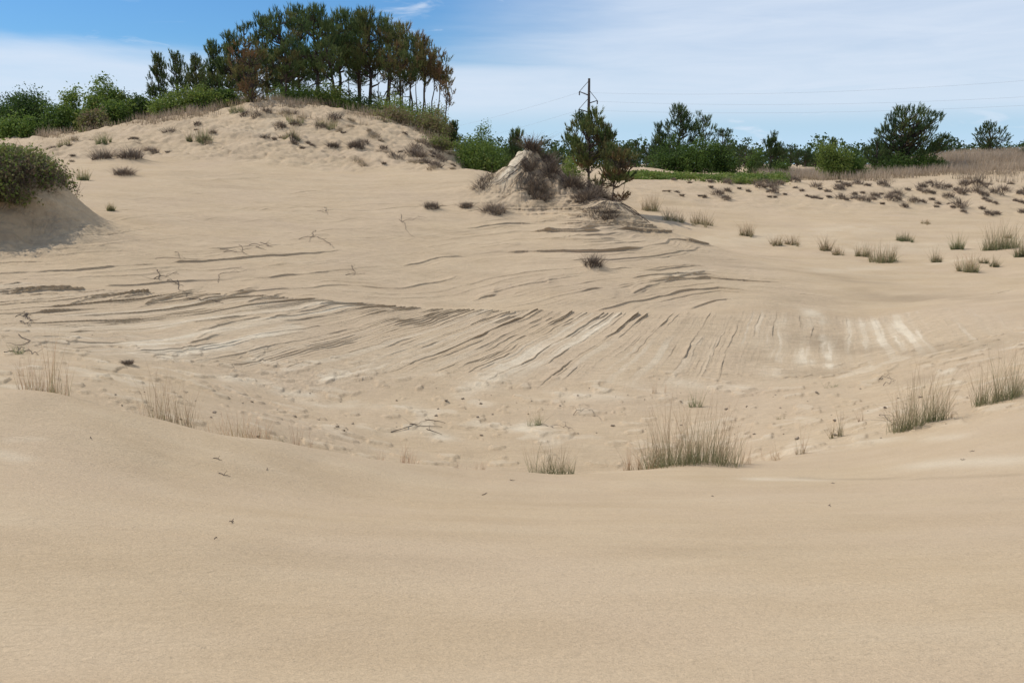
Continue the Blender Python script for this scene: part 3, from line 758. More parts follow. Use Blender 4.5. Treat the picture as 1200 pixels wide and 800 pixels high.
def gzs(x, y):
    x = np.asarray(x, float); y = np.asarray(y, float)
    a_ = np.arctan2(x, y); a_ = np.where(a_ < th[0], a_ + 2 * math.pi, a_); r_ = np.hypot(x, y)
    i = np.interp(a_, th, np.arange(nt_)); j = np.interp(r_, rr_, np.arange(nr_))
    i0 = np.clip(i.astype(int), 0, nt_ - 2); j0 = np.clip(j.astype(int), 0, nr_ - 2); fi = i - i0; fj = j - j0
    return (GZ2[i0, j0] * (1 - fj) + GZ2[i0, j0 + 1] * fj) * (1 - fi) + (GZ2[i0 + 1, j0] * (1 - fj) + GZ2[i0 + 1, j0 + 1] * fj) * fi
def gz(x, y): return float(gzs(x, y))

# ------------------------------------------------------------------ tussocks
WORDS = {
 'hill_a': 'dark brown tussock crowning its own sand knob on the upper left slope',
 'hill_b': 'dark slanting tussock just left of the knob-topped one on the upper left slope',
 'hill_c': 'flat grey-brown tussock on a low hummock, lowest of the three on the left slope',
 'slope_a': 'long low brown mat of brush on the sand just left of the brush mound foot',
 'slope_b': 'small grey tuft on bare sand, leftmost of the pair in mid slope',
 'slope_c': 'small flat grey tuft on bare sand between two others left of the brush mound',
 'slope_d': 'bristly brown root mat half buried in sand below the brush mound',
 'slope_e': 'single dark brown clod of roots on the ledges above the striped face',
 'slope_f': 'broad dark tussock lying under the brown bushes at the right end of the hill',
 'slope_g': 'little dark tuft alone on smooth sand at the left foot of the striped face',
 'slope_h': 'ragged grey tussock in the open sand under the middle of the pine grove',
 'slope_i': 'small dark tussock in the open sand left of the ragged grey one under the grove'}
for k_, idx in named.items():
    x, y, r, h, kd = TUS[idx]
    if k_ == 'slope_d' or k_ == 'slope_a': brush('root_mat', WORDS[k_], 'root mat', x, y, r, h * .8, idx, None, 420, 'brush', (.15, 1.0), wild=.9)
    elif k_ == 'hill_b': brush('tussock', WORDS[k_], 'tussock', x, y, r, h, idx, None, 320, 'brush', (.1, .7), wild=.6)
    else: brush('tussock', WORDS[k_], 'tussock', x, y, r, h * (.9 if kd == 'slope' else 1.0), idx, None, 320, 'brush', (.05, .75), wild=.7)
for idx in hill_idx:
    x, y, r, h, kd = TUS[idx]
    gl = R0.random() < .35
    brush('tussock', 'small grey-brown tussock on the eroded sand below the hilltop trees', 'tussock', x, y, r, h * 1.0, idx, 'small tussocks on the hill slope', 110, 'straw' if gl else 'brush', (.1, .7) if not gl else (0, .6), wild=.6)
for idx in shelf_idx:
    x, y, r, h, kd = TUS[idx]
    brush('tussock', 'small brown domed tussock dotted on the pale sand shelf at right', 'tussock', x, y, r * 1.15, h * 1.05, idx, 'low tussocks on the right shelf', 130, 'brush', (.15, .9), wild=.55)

# ------------------------------------------------------------------ grass
def gl(px, py, Y): return at(px, py, Y)[0], Y
G_ = [  # label, (x,y), halfwidth px, height px, n, tone0, tone1, green, lean
 ('sparse reddish grass on the dune lip, leftmost clump in the frame', gl(52,470,9.35), 34, 66, 90, .35, .9, .0, .10),
 ('sparse tall reddish grass on the dune lip, second clump from the left edge', gl(195,500,9.95), 34, 80, 130, .25, .9, .1, .12),
 ('low brown broken grass trailing down the lip, just right of the tall reddish clump', gl(278,515,10.3), 42, 48, 170, .35, .85, .0, .25),
 ('small dark green sprig at the right end of the brown broken grass', gl(321,522,10.4), 10, 34, 26, .05, .6, .6, .2),
 ('two or three thin bare stalks standing alone on the lip beyond the green sprig', gl(352,529,10.35), 14, 42, 9, .6, .95, .0, .05),
 ('faint thin seedling grass on the lip below the white crust in the bowl', gl(468,544,10.95), 28, 30, 34, .6, 1.0, .0, .15),
 ('very short scattered grass on the lip between the faint seedlings and the green tuft', gl(556,551,11.25), 30, 20, 26, .5, .95, .1, .2),
 ('green-footed bushy tuft on the lip at the centre of the frame', gl(648,551,11.5), 28, 42, 150, .1, .85, .5, .28),
 ('small bright green tuft on the bowl floor casting a shadow on white crust', hit(625,499,ymin=13), 15, 30, 60, .05, .75, .6, .3),
 ('compact green tuft in the bowl right behind the largest grass clump', hit(815,480,ymin=13), 10, 26, 60, .0, .45, .8, .2),
 ('largest grass clump, dense and green with red stems, on the lip right of centre', gl(806,542,12.05), 62, 78, 620, .15, .85, .45, .14),
 ('thin straw-coloured fringe at the left end of the largest grass clump', gl(748,550,11.9), 24, 38, 60, .4, .95, .0, .2),
 ('thin reddish stalks at the right end of the largest grass clump', gl(868,542,12.1), 16, 48, 26, .5, .9, .0, .1),
 ('short sparse grass between the largest clump and the slim upright tuft', hit(906,536), 18, 24, 40, .4, .95, .1, .25),
 ('slim upright brown tuft on the sand right of the largest clump', hit(938,532), 9, 38, 40, .4, .85, .1, .12),
 ('narrow reddish tuft with green foot, alone midway to the dense clumps at right', hit(981,510), 10, 42, 60, .2, .85, .3, .14),
 ('dense reddish-green bunch grass, left one of the two big clumps at far right', hit(1075,500), 36, 74, 360, .12, .82, .4, .2),
 ('single slim stalk tuft at the right foot of the left big bunch', hit(1112,492), 6, 30, 14, .5, .9, .0, .1),
 ('dense reddish bunch grass by the right edge, higher of the two big clumps', hit(1172,468), 32, 66, 330, .12, .82, .4, .2),
 ('little green tuft above a dark twig heap at the far left of the bowl', hit(20,412,ymin=13), 8, 22, 40, .0, .5, .9, .3),
 ('wispy dry stalks behind the little green tuft at the far left', hit(30,440,ymin=13), 14, 22, 16, .5, .9, .0, .2),
 ('few dry stalks in the bowl above the largest grass clump', hit(770,462,ymin=13), 12, 24, 14, .5, .9, .2, .2),
 ('tiny sprig on the bowl floor straight above the slim upright tuft', hit(915,492,ymin=13), 6, 12, 14, .2, .7, .4, .4),
 ('flat green sprig on the smooth slope above the narrow reddish tuft', hit(972,458,ymin=13), 10, 10, 22, .0, .4, .9, .9),
 ('single dry stalk left of the left big bunch at right', hit(1008,496,ymin=12), 4, 24, 6, .5, .9, .0, .1),
]
for i, (lab, (x, y), hw, hp, n, t0, t1, gr, ln) in enumerate(G_):
    s = y / F
    n = max(n, 22); k_ = 1.5 if i in (0, 1, 2, 4, 5, 6, 11) else .92; t0 = t0 + .12
    grass('grass_clump', lab, x, y, hw * s, hp * s * (1.35 if k_ > 1.5 else 1.2), int(n * k_), i, (t0, t1 * (.85 if k_ > 1.5 else .93)), w=.0046, green=gr, lean=ln)

B_ = [ # basin tufts: px,py,w,h,greenish, label
 (762,246,22,22,.1,'grey wispy grass at the right foot of the ridge, nearest the pole pine'),
 (789,259,26,18,.2,'spiky grey-green grass tuft second along the ridge edge'),
 (822,263,28,18,.1,'thin wide-spread grass third along the ridge edge'),
 (876,277,18,20,.1,'upright grey grass on the ridge edge, fourth tuft from the pole pine'),
 (910,287,14,14,.1,'short thin grass on the ridge edge right of the fourth one'),
 (928,286,18,13,.1,'short broad grass on the ridge edge in front of a bare pan'),
 (966,293,14,20,.1,'upright thin grass about midway along the ridge edge'),
 (982,299,14,12,.1,'low thin grass just right of the midway upright one'),
 (1011,301,18,18,.3,'small grassy tuft immediately left of the broad ridge tuft'),
 (1036,306,32,24,.4,'broad bristly ridge tuft, the largest on the ridge edge'),
 (1059,282,20,14,.8,'round green tuft out on the pan above the broad ridge tuft'),
 (1122,292,15,22,.8,'narrow green tuft left of the largest pan bush'),
 (1098,308,12,18,.4,'slim tuft in front and left of the narrow green tuft'),
 (1134,319,24,26,.3,'brown-green tuft nearest the viewer in the right pan group'),
 (1172,291,42,32,.5,'largest bushy tuft on the right pan'),
 (1153,310,9,10,.5,'tiny green tuft right of the nearest pan tuft'),
 (1165,314,8,14,.5,'small thin green tuft below the largest pan bush'),
 (1196,304,16,26,.5,'grass tuft cut by the right edge of the frame'),
 (1181,279,8,8,.3,'tiny tuft behind the right side of the largest pan bush'),
 (1085,262,12,6,.1,'tiny low tuft on the bare pan under the scarp'),
]
for i, (px, py, w, h, g_, lab) in enumerate(B_):
    x, y = hit(px, py, ymin=28); s = y / F
    grass('grass_tuft', lab, x, y, w * s * .5, h * s * 1.15, int(50 + w * 6), 100 + i, (.35 - .25 * g_, .8 - .3 * g_), w=.013, flat=.8, green=g_, lean=.28, cat='grass tuft')
H_ = [ # hill tufts
 (238,163,18,24,.4,'tall upright grey-green tuft standing alone on the left hilltop sand'),
 (97,212,16,16,.5,'upright grey-green tuft left of the flat tussock on the left slope'),
 (120,169,16,16,.7,'blue-green tuft under the brown bush at the left end of the hilltop'),
 (75,170,16,14,.3,'grey grass tuft right of the vine hummock top'),
 (222,163,6,12,.3,'thin stalk beside the tall upright hilltop tuft'),
 (277,130,20,14,.4,'pale grass tuft right on the hilltop skyline in front of the brown pine'),
 (345,141,22,14,.2,'pale straw tuft on the hilltop under the dark pines'),
 (382,148,24,18,.2,'larger pale straw tuft on the hill under the leaning trunk'),
 (343,160,22,14,.2,'straw-grey tuft lower on the hill face, middle one'),
 (130,248,8,10,.6,'tiny green sprig on the sand right of the vine hummock'),
]
for i, (px, py, w, h, g_, lab) in enumerate(H_):
    x, y = hit(px, py, ymin=20); s = y / F
    grass('grass_tuft', lab, x, y, w * s * .5, h * s * 1.1, 150, 200 + i, (.2 - .15 * g_, .7 - .2 * g_), w=.02, flat=.8, green=g_, lean=.25, cat='grass tuft')

# countless grass: the hill crest, the far shelf, the ground cover
def grass_field(name, pts, hfun, n, seed, mat, t, w, lean=.15, clump=0):
    R = np.random.default_rng(seed); g = Geo()
    P = pts(R, n); z = gzs(P[:, 0], P[:, 1]) - .03
    B = np.stack([P[:, 0], P[:, 1], z], -1)
    H = hfun(R, P); blades(g, B, H, R.normal(size=(n, 3)) * [lean, lean, 0], R, w=w, seg=3, t0=t[0], t1=t[1], droop=.35, tn=.15)
    o = g.build(name, M[mat]); return o
def crest_pts(R, n):
    px = 60 + 470 * R.random(n); Y = 58.5 + 13 * R.random(n) + np.interp(px, [60, 530], [-2, -1])
    x = (px - CX) / F * Y / cp * 1.0
    keep = fbm(x / 1.6, Y / 1.6, 120, 3) + .25 * (Y - 60) / 4
    o = np.argsort(-keep)[:int(n * .62)]
    return np.stack([x, Y], -1)[np.resize(o, n)] + R.normal(size=(n, 2)) * .12
o = grass_field('hilltop_grass', crest_pts, lambda R, P: (.25 + .45 * R.random(len(P))) * (.7 + .5 * (fbm(P[:, 0], P[:, 1], 121, 2) + .4)), 15000, 31, 'straw', (.1, .85), .026)
tag(o, 'dry straw grass along the hilltop under the pine grove', 'grass', kind='stuff')
def shelf_pts(R, n):
    px = 880 + 480 * R.random(n); Y = 59 + 22 * R.random(n) ** .8
    x = (px - CX) / F * Y / cp
    keep = fbm(x / 2.5, Y / 2, 130, 3) + .10 * (Y - 60)
    o = np.argsort(-keep)[:int(n * .8)]
    return np.stack([x, Y], -1)[np.resize(o, n)] + R.normal(size=(n, 2)) * .25
o = grass_field('tall_dry_grass', shelf_pts, lambda R, P: (.30 + .50 * R.random(len(P))), 34000, 32, 'straw', (.1, .9), .030)
tag(o, 'tall pinkish dry grass along the far edge of the right sand shelf', 'grass', kind='stuff')
def hill2_pts(R, n):
    x = 42 + 11 * R.normal(size=n) * .8; y = 84 + 5 * R.normal(size=n); return np.stack([x, y], -1)
o = grass_field('hill_grass', hill2_pts, lambda R, P: (.15 + .3 * R.random(len(P))), 11000, 33, 'straw', (0, .6), .035)
tag(o, 'grey-brown grass covering the low hill below the lone pine at right', 'grass', kind='stuff')
def vine_cover():
    R = np.random.default_rng(34); g = Geo(); n = 26000
    px = 712 + 205 * R.random(n); Y = 59 + 7.5 * R.random(n) - (px - 800) * .002
    x = (px - CX) / F * Y / cp
    keep = 1.5 * fbm(x / 1.8, Y / 1.1, 140, 3) + .42 - np.abs(Y - 63.5) * .13 + .12 * R.normal(size=n)
    m = keep > .05; x, Y = x[m], Y[m]
    z = gzs(x, Y) + .03 + .28 * R.random(len(x)) * (1 + fbm(x, Y, 141, 2))
    leaves(g, np.stack([x, Y, z], -1), R, .14, np.clip(.55 + .35 * fbm(x / 1.2, Y / 1.2, 142, 3) + .1 * R.normal(size=len(x)), 0, .86), up=1.5)
    return g.build('ground_cover', M['leaf'])
tag(vine_cover(), 'bright green creeping ground cover at the back of the sand shelf', 'ground cover', kind='stuff')

# ------------------------------------------------------------------ vine hummock, left
def hummock_bush():
    R = np.random.default_rng(40); root = thing('vine_bush', 'rounded green vine bush with dead brown side on top of the left sand hummock', 'bush', (-15.1, 29.7, gz(-15.1, 29.7) - .1))
    bx, by, bz = root.location
    g = Geo(); d = Geo(); st = Geo()
    cl = []
    for i in range(620):
        v = unit(R.normal(size=3)); v[2] = abs(v[2]) ** .7
        f = .75 + .3 * R.random()
        p = np.array([v[0] * 2.1 - .3, v[1] * 2.05, v[2] * 1.5]) * f
        p[0] = min(p[0], 1.95 + .25 * R.random()); gzz = gz(bx + p[0], by + p[1]) - bz
        p[2] = max(p[2] - .45, gzz - .02); cl.append(p)
    for p in cl:
        dead = (p[0] > .55 + .4 * R.normal()) or (p[2] < .50 + .25 * R.normal())
        k = 60
        P = p + R.normal(size=(k, 3)) * [.19, .19, .13]
        if dead and R.random() < .8:
            B = P[:40] ; blades(d, B - [0, 0, .1], .14 + .16 * R.random(40), R.normal(size=(40, 3)) * .7 + [.5, -.3, -.75], R, w=.016, t0=.05, t1=.75, droop=.7, tn=.2)
            leaves(g, P[40:], R, .085, np.clip(.95 + .1 * R.normal(size=20), 0, 1))
            if R.random() < .4: leaves(g, P[:25], R, .085, np.clip(.35 + .15 * R.normal(size=25), 0, 1))
        else: leaves(g, P, R, .10, np.clip(.70 + .15 * R.normal() + .08 * R.normal(size=k), 0, .86), up=.8)
        if R.random() < .2: st.tube([[p[0] * .3, p[1] * .3, 0], p * .7, p], [.02, .014, .006], 4)
    g.build('foliage', M['leaf'], root); d.build('dead_brush', M['brush'], root); st.build('stems', M['twig'], root)
hummock_bush()
def roots(name, label, cx, cy, r, n, seed, mat='twig', down=1.0, cat='exposed roots'):
    """roots and runners hanging down the sides of a hummock"""
    R = np.random.default_rng(seed); g = Geo(); z0 = gz(cx, cy)
    for i in range(n):
        a = -math.pi * R.random() if R.random() < .75 else 2 * math.pi * R.random()
        r0 = r * (.1 + .35 * R.random()); r1 = r * (.6 + .55 * R.random()); k = np.linspace(0, 1, 7)
        rad = r0 + (r1 - r0) * k; aa = a + np.cumsum(R.normal(size=7) * .09)
        x = cx + np.cos(aa) * rad; y = cy + np.sin(aa) * rad
        z = gzs(x, y) + .03 + .06 * R.random() * np.sin(k * 3.1)
        g.tube(np.stack([x - cx, y - cy, z - z0], -1), np.linspace(.009, .004, 7) * (1 + .8 * R.random()), 4)
    o = g.build(name, M[mat], None, False, (cx, cy, z0)); tag(o, label, cat); return o

# ------------------------------------------------------------------ brush mound and ridge in the middle
def ridge_brush(name, lab, px, py, wpx, hpx, seed, n=420, Y=None, mat='brush', t=(.1, .85)):
    if Y is None: x, y = hit(px, py, ymin=26)
    else: x, y = at(px, py, Y)[0], Y
    s = y / F
    return brush(name, lab, 'dead brush', x, y, wpx * s * .40, hpx * s * .85, seed, None, int(n * .9), mat, (t[0] * .5, t[1] * .85), wild=.75, wdt=.022)
ridge_brush('dead_brush', 'brush tuft capping the very tip of the tall sand mound', 624, 166, 24, 24, 1, 520, Y=39.2)
ridge_brush('dead_brush', 'dark brush hanging left of the mound tip', 620, 186, 22, 14, 2, 420, Y=38.6)
ridge_brush('dead_brush', 'brush on the second peak right behind the mound tip', 643, 178, 22, 14, 3, 380, Y=39.2)
ridge_brush('dead_brush', 'dark brush in the saddle right of the mound face', 646, 192, 26, 18, 4, 480, Y=38.4)
ridge_brush('dead_brush', 'tangled brown brush halfway down the mound face', 626, 206, 34, 14, 5, 520, Y=37.9, t=(.3, 1))
ridge_brush('dead_brush', 'pale brown root tangle at the foot of the mound face', 634, 228, 40, 13, 6, 520, t=(.4, 1.0))
ridge_brush('dead_brush', 'big dark brush heap left of the pole pine trunk', 672, 212, 38, 22, 7, 620, Y=38.0)
ridge_brush('dead_brush', 'dark brush heap right around the foot of the pole pine', 700, 208, 34, 18, 8, 560, Y=37.6)
ridge_brush('dead_brush', 'low dark brush heap on the ridge in front of the pole pine', 688, 234, 40, 18, 9, 620)
ridge_brush('dead_brush', 'brown brush under the many-stemmed brown pine', 716, 234, 32, 14, 10, 520)
ridge_brush('dead_brush', 'small dark clod of brush over the ledges at the ridge nose', 714, 258, 26, 12, 11, 420)
ridge_brush('dead_brush', 'brown brush skirt on the ridge side above the dark ledges', 698, 250, 46, 8, 12, 420, t=(.4, 1.0))
roots('exposed_roots', 'pale roots draped down the front of the tall sand mound', .7, 38.9, 1.7, 36, 42, 'brush')
roots('exposed_roots', 'roots spilling from the ridge brush toward the dark ledges', 3.6, 36.2, 1.6, 40, 43, 'brush')

# ------------------------------------------------------------------ dead stems on the slope and small debris
DS = [
 ('forked dark dead vine sprawled above the upper left ledges', [((180,325),(210,322)),((196,328),(215,336)),((208,330),(222,352)),((185,317),(190,330)),((222,352),(262,357))], .014),
 ('thin dead vine lying across open sand, left of centre', [((258,295),(292,302)),((280,290),(290,302)),((262,298),(275,296))], .010),
 ('small dark dead twig heap on open sand right of the thin vine', [((292,290),(318,288)),((305,284),(320,292)),((300,292),(312,296))], .012),
 ('spidery dead vine on upper open sand, third from the left', [((350,280),(385,276)),((370,270),(362,283)),((372,278),(392,292))], .010),
 ('small upright forked twig high on the open sand', [((372,247),(384,251)),((380,242),(384,254))], .010),
 ('long thin dead stem slanting down the middle of the open slope', [((468,258),(486,276)),((470,252),(472,263)),((472,260),(500,256))], .009),
 ('little twig cluster lower on the middle of the open slope', [((405,322),(428,320)),((412,312),(415,322))], .009),
 ('thin curved runner lying above the ledges left of centre', [((256,330),(258,322)),((258,322),(300,317))], .008),
 ('faint dead vine on sand right of the vine hummock shadow', [((205,298),(212,305)),((182,304),(250,306))], .008),
 ('dark twig heap with stalks at the far left of the bowl', [((5,412),(30,408)),((22,395),(26,412)),((28,410),(45,414))], .012),
 ('grey tangled clump of dead stems at far left above the bowl', [((18,372),(38,370)),((28,366),(40,378)),((24,378),(36,384)),((30,368),(34,384))], .014),
 ('grey root tangle on the white crust in the middle of the bowl', [((458,503),(500,492)),((480,497),(518,497)),((498,490),(522,494)),((500,500),(518,506))], .010),
 ('dead runner curving right from the small bright green tuft', [((628,500),(660,502)),((660,502),(672,508))], .007),
 ('thin arching runner on the bowl floor right of the bright green tuft', [((672,488),(690,484)),((690,484),(705,494))], .006),
 ('broken dark twigs on the floor of the bowl under the right ledges', [((1030,446),(1045,440)),((1035,452),(1048,448))], .008),
 ('thin dead stem lying left of the left big bunch', [((1030,490),(1050,500)),((1045,498),(1062,503))], .007),
]
for i, (lab, segs, r) in enumerate(DS):
     dead_stem('dead_vine', lab, segs, i, r)
def litter(px, py, ln, seed, lab, grp=None):
    R = np.random.default_rng(seed + 900); x, y = hit(px, py); g = Geo(); z0 = gz(x, y)
    a = R.random() * 6.28; n = 5; k = np.linspace(-.5, .5, n); L_ = ln * y / F
    xs = k * L_ * math.cos(a) + R.normal(size=n) * L_ * .04; ys = k * L_ * 2 * math.sin(a) * .5 + R.normal(size=n) * L_ * .04
    zs = gzs(x + xs, y + ys) - z0 + .003 + np.abs(R.normal(size=n)) * .006
    g.tube(np.stack([xs, ys, zs], -1), np.array([.0035, .003, .003, .0025, .0015]), 5)
    if R.random() < .6: g.tube([[xs[2], ys[2], zs[2]], [xs[2] + L_ * .2, ys[2] + L_ * .15, zs[2] + L_ * .25]], [.0025, .0012], 4)
    o = g.build('twig', M['twig'], None, True, (x, y, z0)); tag(o, lab, 'twig', grp)
litter(271, 615, 13, 1, 'short dark twig lying alone on the smooth near sand, left of centre')
litter(568, 577, 20, 2, 'straight dry twig on the near sand just below the lip at centre')
litter(253, 634, 4, 3, 'tiny dark fleck of wood below the lone twig on the near sand')
litter(972, 592, 5, 4, 'tiny dark chip alone on the near sand at right')
litter(255, 538, 12, 5, 'upright bent twig on the near sand below the brown broken grass')
litter(263, 556, 18, 6, 'curved twig with a fork on the near sand below the bent one')
RL = np.random.default_rng(55)
for i in range(8):
    px = 60 + 1100 * RL.random(); py = np.interp(px, [0, 300, 500, 1200], [488, 540, 560, 520]) + 45 * RL.random() ** 2
    litter(px, py, 3 + 5 * RL.random(), 20 + i, 'tiny dry stem fragment scattered on the near dune below the lip', 'stem fragments along the near dune lip')
def pebble_bits():
    R = np.random.default_rng(66)
    for i in range(110):
        px = 60 + 1050 * R.random(); py = 455 + 60 * R.random()
        x, y = hit(px, py, ymin=13); 
        if y < 13: continue
        s = .012 + .03 * R.random() ** 2
        a = unit(R.normal(size=(14, 3))) * s * [1, 1, .6] * (.7 + .5 * R.random((14, 1)))
        bm = bmesh.new(); vs = [bm.verts.new(v) for v in a]; bmesh.ops.convex_hull(bm, input=vs)
        loose = [v for v in bm.verts if not v.link_faces]; bmesh.ops.delete(bm, geom=loose, context='VERTS')
        me = bpy.data.meshes.new('sand_clod'); bm.to_mesh(me); bm.free(); me.materials.append(M['clod'])
        o = bpy.data.objects.new('sand_clod', me); col.objects.link(o); o.location = (x, y, gz(x, y) + s * .3)
        tag(o, 'small crumb of dark crusted sand on the bowl floor', 'sand clod', 'crumbs on the bowl floor')
import bmesh
M['clod'] = bark_material('crusted_sand', (.20, .155, .11), (.34, .27, .19), 40)
pebble_bits()

# ------------------------------------------------------------------ the pole pine and its neighbour on the ridge
pine('pine_tree', 'slender open green pine on the ridge directly in front of the utility pole', 'pine tree', 691, 124, 42, 27, 196, .46, .10, 'open', .05, 48, 1, 1.15, None, 215, .07)
pine('pine_tree', 'low brownish many-stemmed pine beside the open green pine on the ridge', 'pine tree', 717, 162, 41, 23, 212, .66, .12, 'open', .1, 34, 2, .8, None, 225, .04)
pine('pine_tree', 'small olive pine between the ridge pines and the far trees, thin crown', 'pine tree', 706, 142, 41.5, 12, 190, .60, .10, 'open', .12, 10, 3, .6, None, 225, .04)

# ------------------------------------------------------------------ hilltop grove
GR = 'pines of the hilltop grove'
grove = [ # px, ytop, Y, halfw, ybot, tone, style, lean, nclu, dens, trunk, label
 (188,60,66,17,118,.22,'cone',0,30,1.0,.09,'short bushy green pine at the left end of the hilltop grove'),
 (211,57,68,18,118,.20,'cone',.1,32,1.0,.09,'bushy green pine second from the left of the grove'),
 (233,60,65,18,114,.25,'cone',-.1,30,1.0,.09,'slightly lower bushy pine third from the left of the grove'),
 (250,44,69,20,112,.18,'cone',.1,36,1.1,.10,'dark green bushy pine left of the brown-needled pine'),
 (271,36,68,20,105,.22,'cone',0,36,1.1,.10,'tall pointed green pine rising behind the brown-needled pine'),
 (297,42,62.5,27,118,.78,'round',0,44,1.1,.11,'rusty brown-needled pine with crown to ground, at the left front of the grove'),
 (288,24,70,20,112,.22,'round',.1,34,1.1,.11,'dark green pine topping the brown-needled pine from behind'),
 (314,16,71,20,104,.18,'round',-.1,34,1.1,.12,'tall dark pine just right of the brown-needled pine'),
 (332,8,69,22,92,.22,'round',0,38,1.1,.13,'very tall dark green pine, highest in the left half of the grove'),
 (352,7,72,22,96,.16,'round',.2,38,1.1,.13,'very dark tall pine in the left middle of the grove'),
 (372,8,67,26,84,.15,'round',-.2,46,1.2,.14,'broad dense dark green pine with the fullest crown of the grove'),
 (335,44,65,18,92,.40,'round',.2,24,.9,.09,'lower olive pine in front of the tall dark ones'),
 (398,9,70,24,80,.30,'round',.3,40,1.1,.14,'tall olive-green pine at the centre of the grove'),
 (396,46,64.5,22,92,.40,'flat',-.7,26,.9,.13,'olive pine with a thick trunk leaning left at the centre of the grove'),
 (420,14,72,20,84,.22,'round',0,34,1.1,.13,'tall dark pine right of the grove centre'),
 (434,9,68,22,86,.38,'round',.1,38,1.1,.14,'tall pine with straight thick trunk and olive crown, right of the centre'),
 (452,20,71,20,84,.45,'round',.1,32,1.0,.12,'olive-brown pine left of the bare slender pines'),
 (456,52,65,16,92,.62,'round',.1,18,.8,.09,'lower rusty pine in front of the straight thick trunk'),
 (470,26,68,20,88,.66,'round',.1,30,.9,.11,'rusty-topped tall pine in the right part of the grove'),
 (484,38,70,17,90,.60,'round',.1,26,.9,.09,'slender brown-green pine, fifth from the right end of the grove'),
 (494,42,67,17,92,.72,'open',.15,24,.85,.08,'slender rusty pine, fourth from the right end of the grove'),
 (478,62,64.5,15,98,.50,'round',.05,16,.7,.07,'lower olive pine among slender bare trunks'),
 (504,56,69,14,96,.70,'open',.15,18,.8,.07,'slender rusty pine, third from the right end of the grove'),
 (513,72,66.5,13,100,.76,'open',.2,14,.7,.06,'thin rusty pine, second from the right end of the grove'),
 (521,86,64,13,126,.85,'open',.25,11,.5,.06,'scrawny thin brown pine standing out at the right end of the grove'),
]
for i, (px, yt, Y, hw, yb, tn, stl, ln, nc, dn, tr, lab) in enumerate(grove):
    pine('pine_tree', lab, 'pine tree', px, yt, Y, hw, yb, tn + (.13 if stl == 'cone' else .07 if tn < .4 else 0), .10, stl, ln, nc, 20 + i, dn, GR, 125, tr)
for i, (px, yt, Y, hw, yb) in enumerate([(300,60,76,22,112),(322,52,76,20,110),(345,55,77,20,104),(375,60,77,18,96),(425,56,78,18,96),(268,66,75,20,104),(240,76,75,20,110)]):
    pine('pine_tree', 'dark pine deep inside the left half of the grove, mostly hidden by nearer crowns', 'pine tree', px, yt, Y, hw, yb, .14, .06, 'round', 0, 26, 60 + i, 1.1, 'pines deep in the grove', 130, .11)
# bare lower trunks between them
for i, (px, yt, Y) in enumerate([(489,66,65.5),(499,70,72),(464,72,73),(472,78,66),(445,60,74),(410,40,74)]):
    pine('pine_tree', 'thin straight pine stem with a small tuft crown in the right half of the grove', 'pine tree', px, yt, Y, 10, yt + 24, .62, .1, 'open', .1 * (i % 2), 9, 80 + i, .8, 'thin stems in the grove', 135, .055)
# undergrowth at the foot of the grove
UG = [
 (344,100,66,28,.30,'dark green undergrowth bush below the tall dark pines',False),
 (372,104,65,30,.40,'olive undergrowth bush left of the leaning trunk',False),
 (402,96,64,22,.55,'yellow-olive bush around the foot of the leaning trunk',False),
 (426,110,66,30,.22,'dark undergrowth bush at the foot of the straight thick trunk',False),
 (452,114,64,28,.60,'brown-olive bush under the rusty pines',False),
 (488,118,63,28,.55,'olive bush under the slender pines at the right of the grove',False),
 (505,124,61,24,.92,'brown bush at the foot of the scrawny end pine',False),
 (462,126,61,28,.95,'wide brown dry bush in front of the olive undergrowth',False),
 (520,132,63,16,.6,'small olive bush right of the scrawny end pine',False),
]
for i, (px, yt, Y, hw, tn, lab, nd) in enumerate(UG):
    leafy('undergrowth_bush', lab, 'bush', px, yt, Y, hw, tn, .10, 2600, .11, 10 + i, None, 140)
# left end of the hill
LB = [
 (18,104,70,36,.10,'dark rounded tree at the left edge of the picture',11000,False),
 (20,136,63,26,.42,'green bush in front of the dark rounded tree at the left edge',2600,False),
 (52,108,78,22,.12,'low dark tree in the gap right of the left-edge tree',5000,False),
 (66,122,64,20,.35,'dull green bush below the low dark tree',2200,False),
 (90,96,66,16,.52,'airy grey-green bush with bare twigs at the left of the bright one',1500,False),
 (116,88,65,26,.50,'bright green bush, tallest of the left-end bushes',3600,False),
 (146,98,66,20,.48,'fresh green bush right of the tallest left-end bush',2400,False),
 (112,128,61,20,.90,'brown twiggy bush in front of the bright green bush',1500,False),
 (138,116,63,20,.42,'mid-green bush at the hill edge behind the dark tussocks',2200,False),
 (168,112,65,20,.30,'dark green bush touching the leftmost grove pine',2400,False),
 (203,108,63,26,.60,'bright yellow-green low bush under the leftmost pines',2600,False),
 (238,102,62.5,26,.58,'bright green low bush between the yellow-green one and the brown pine',2600,False),
 (262,104,64,18,.35,'darker green bush beside the brown-needled pine',2000,False),
]
for i, (px, yt, Y, hw, tn, lab, n_, nd) in enumerate(LB):
    leafy('hill_bush' if Y < 69 else 'broadleaf_tree', lab, 'bush' if Y < 69 else 'tree', px, yt, Y, hw, tn, .12, int(n_ * 1.2), .14, 30 + i, None, 150)

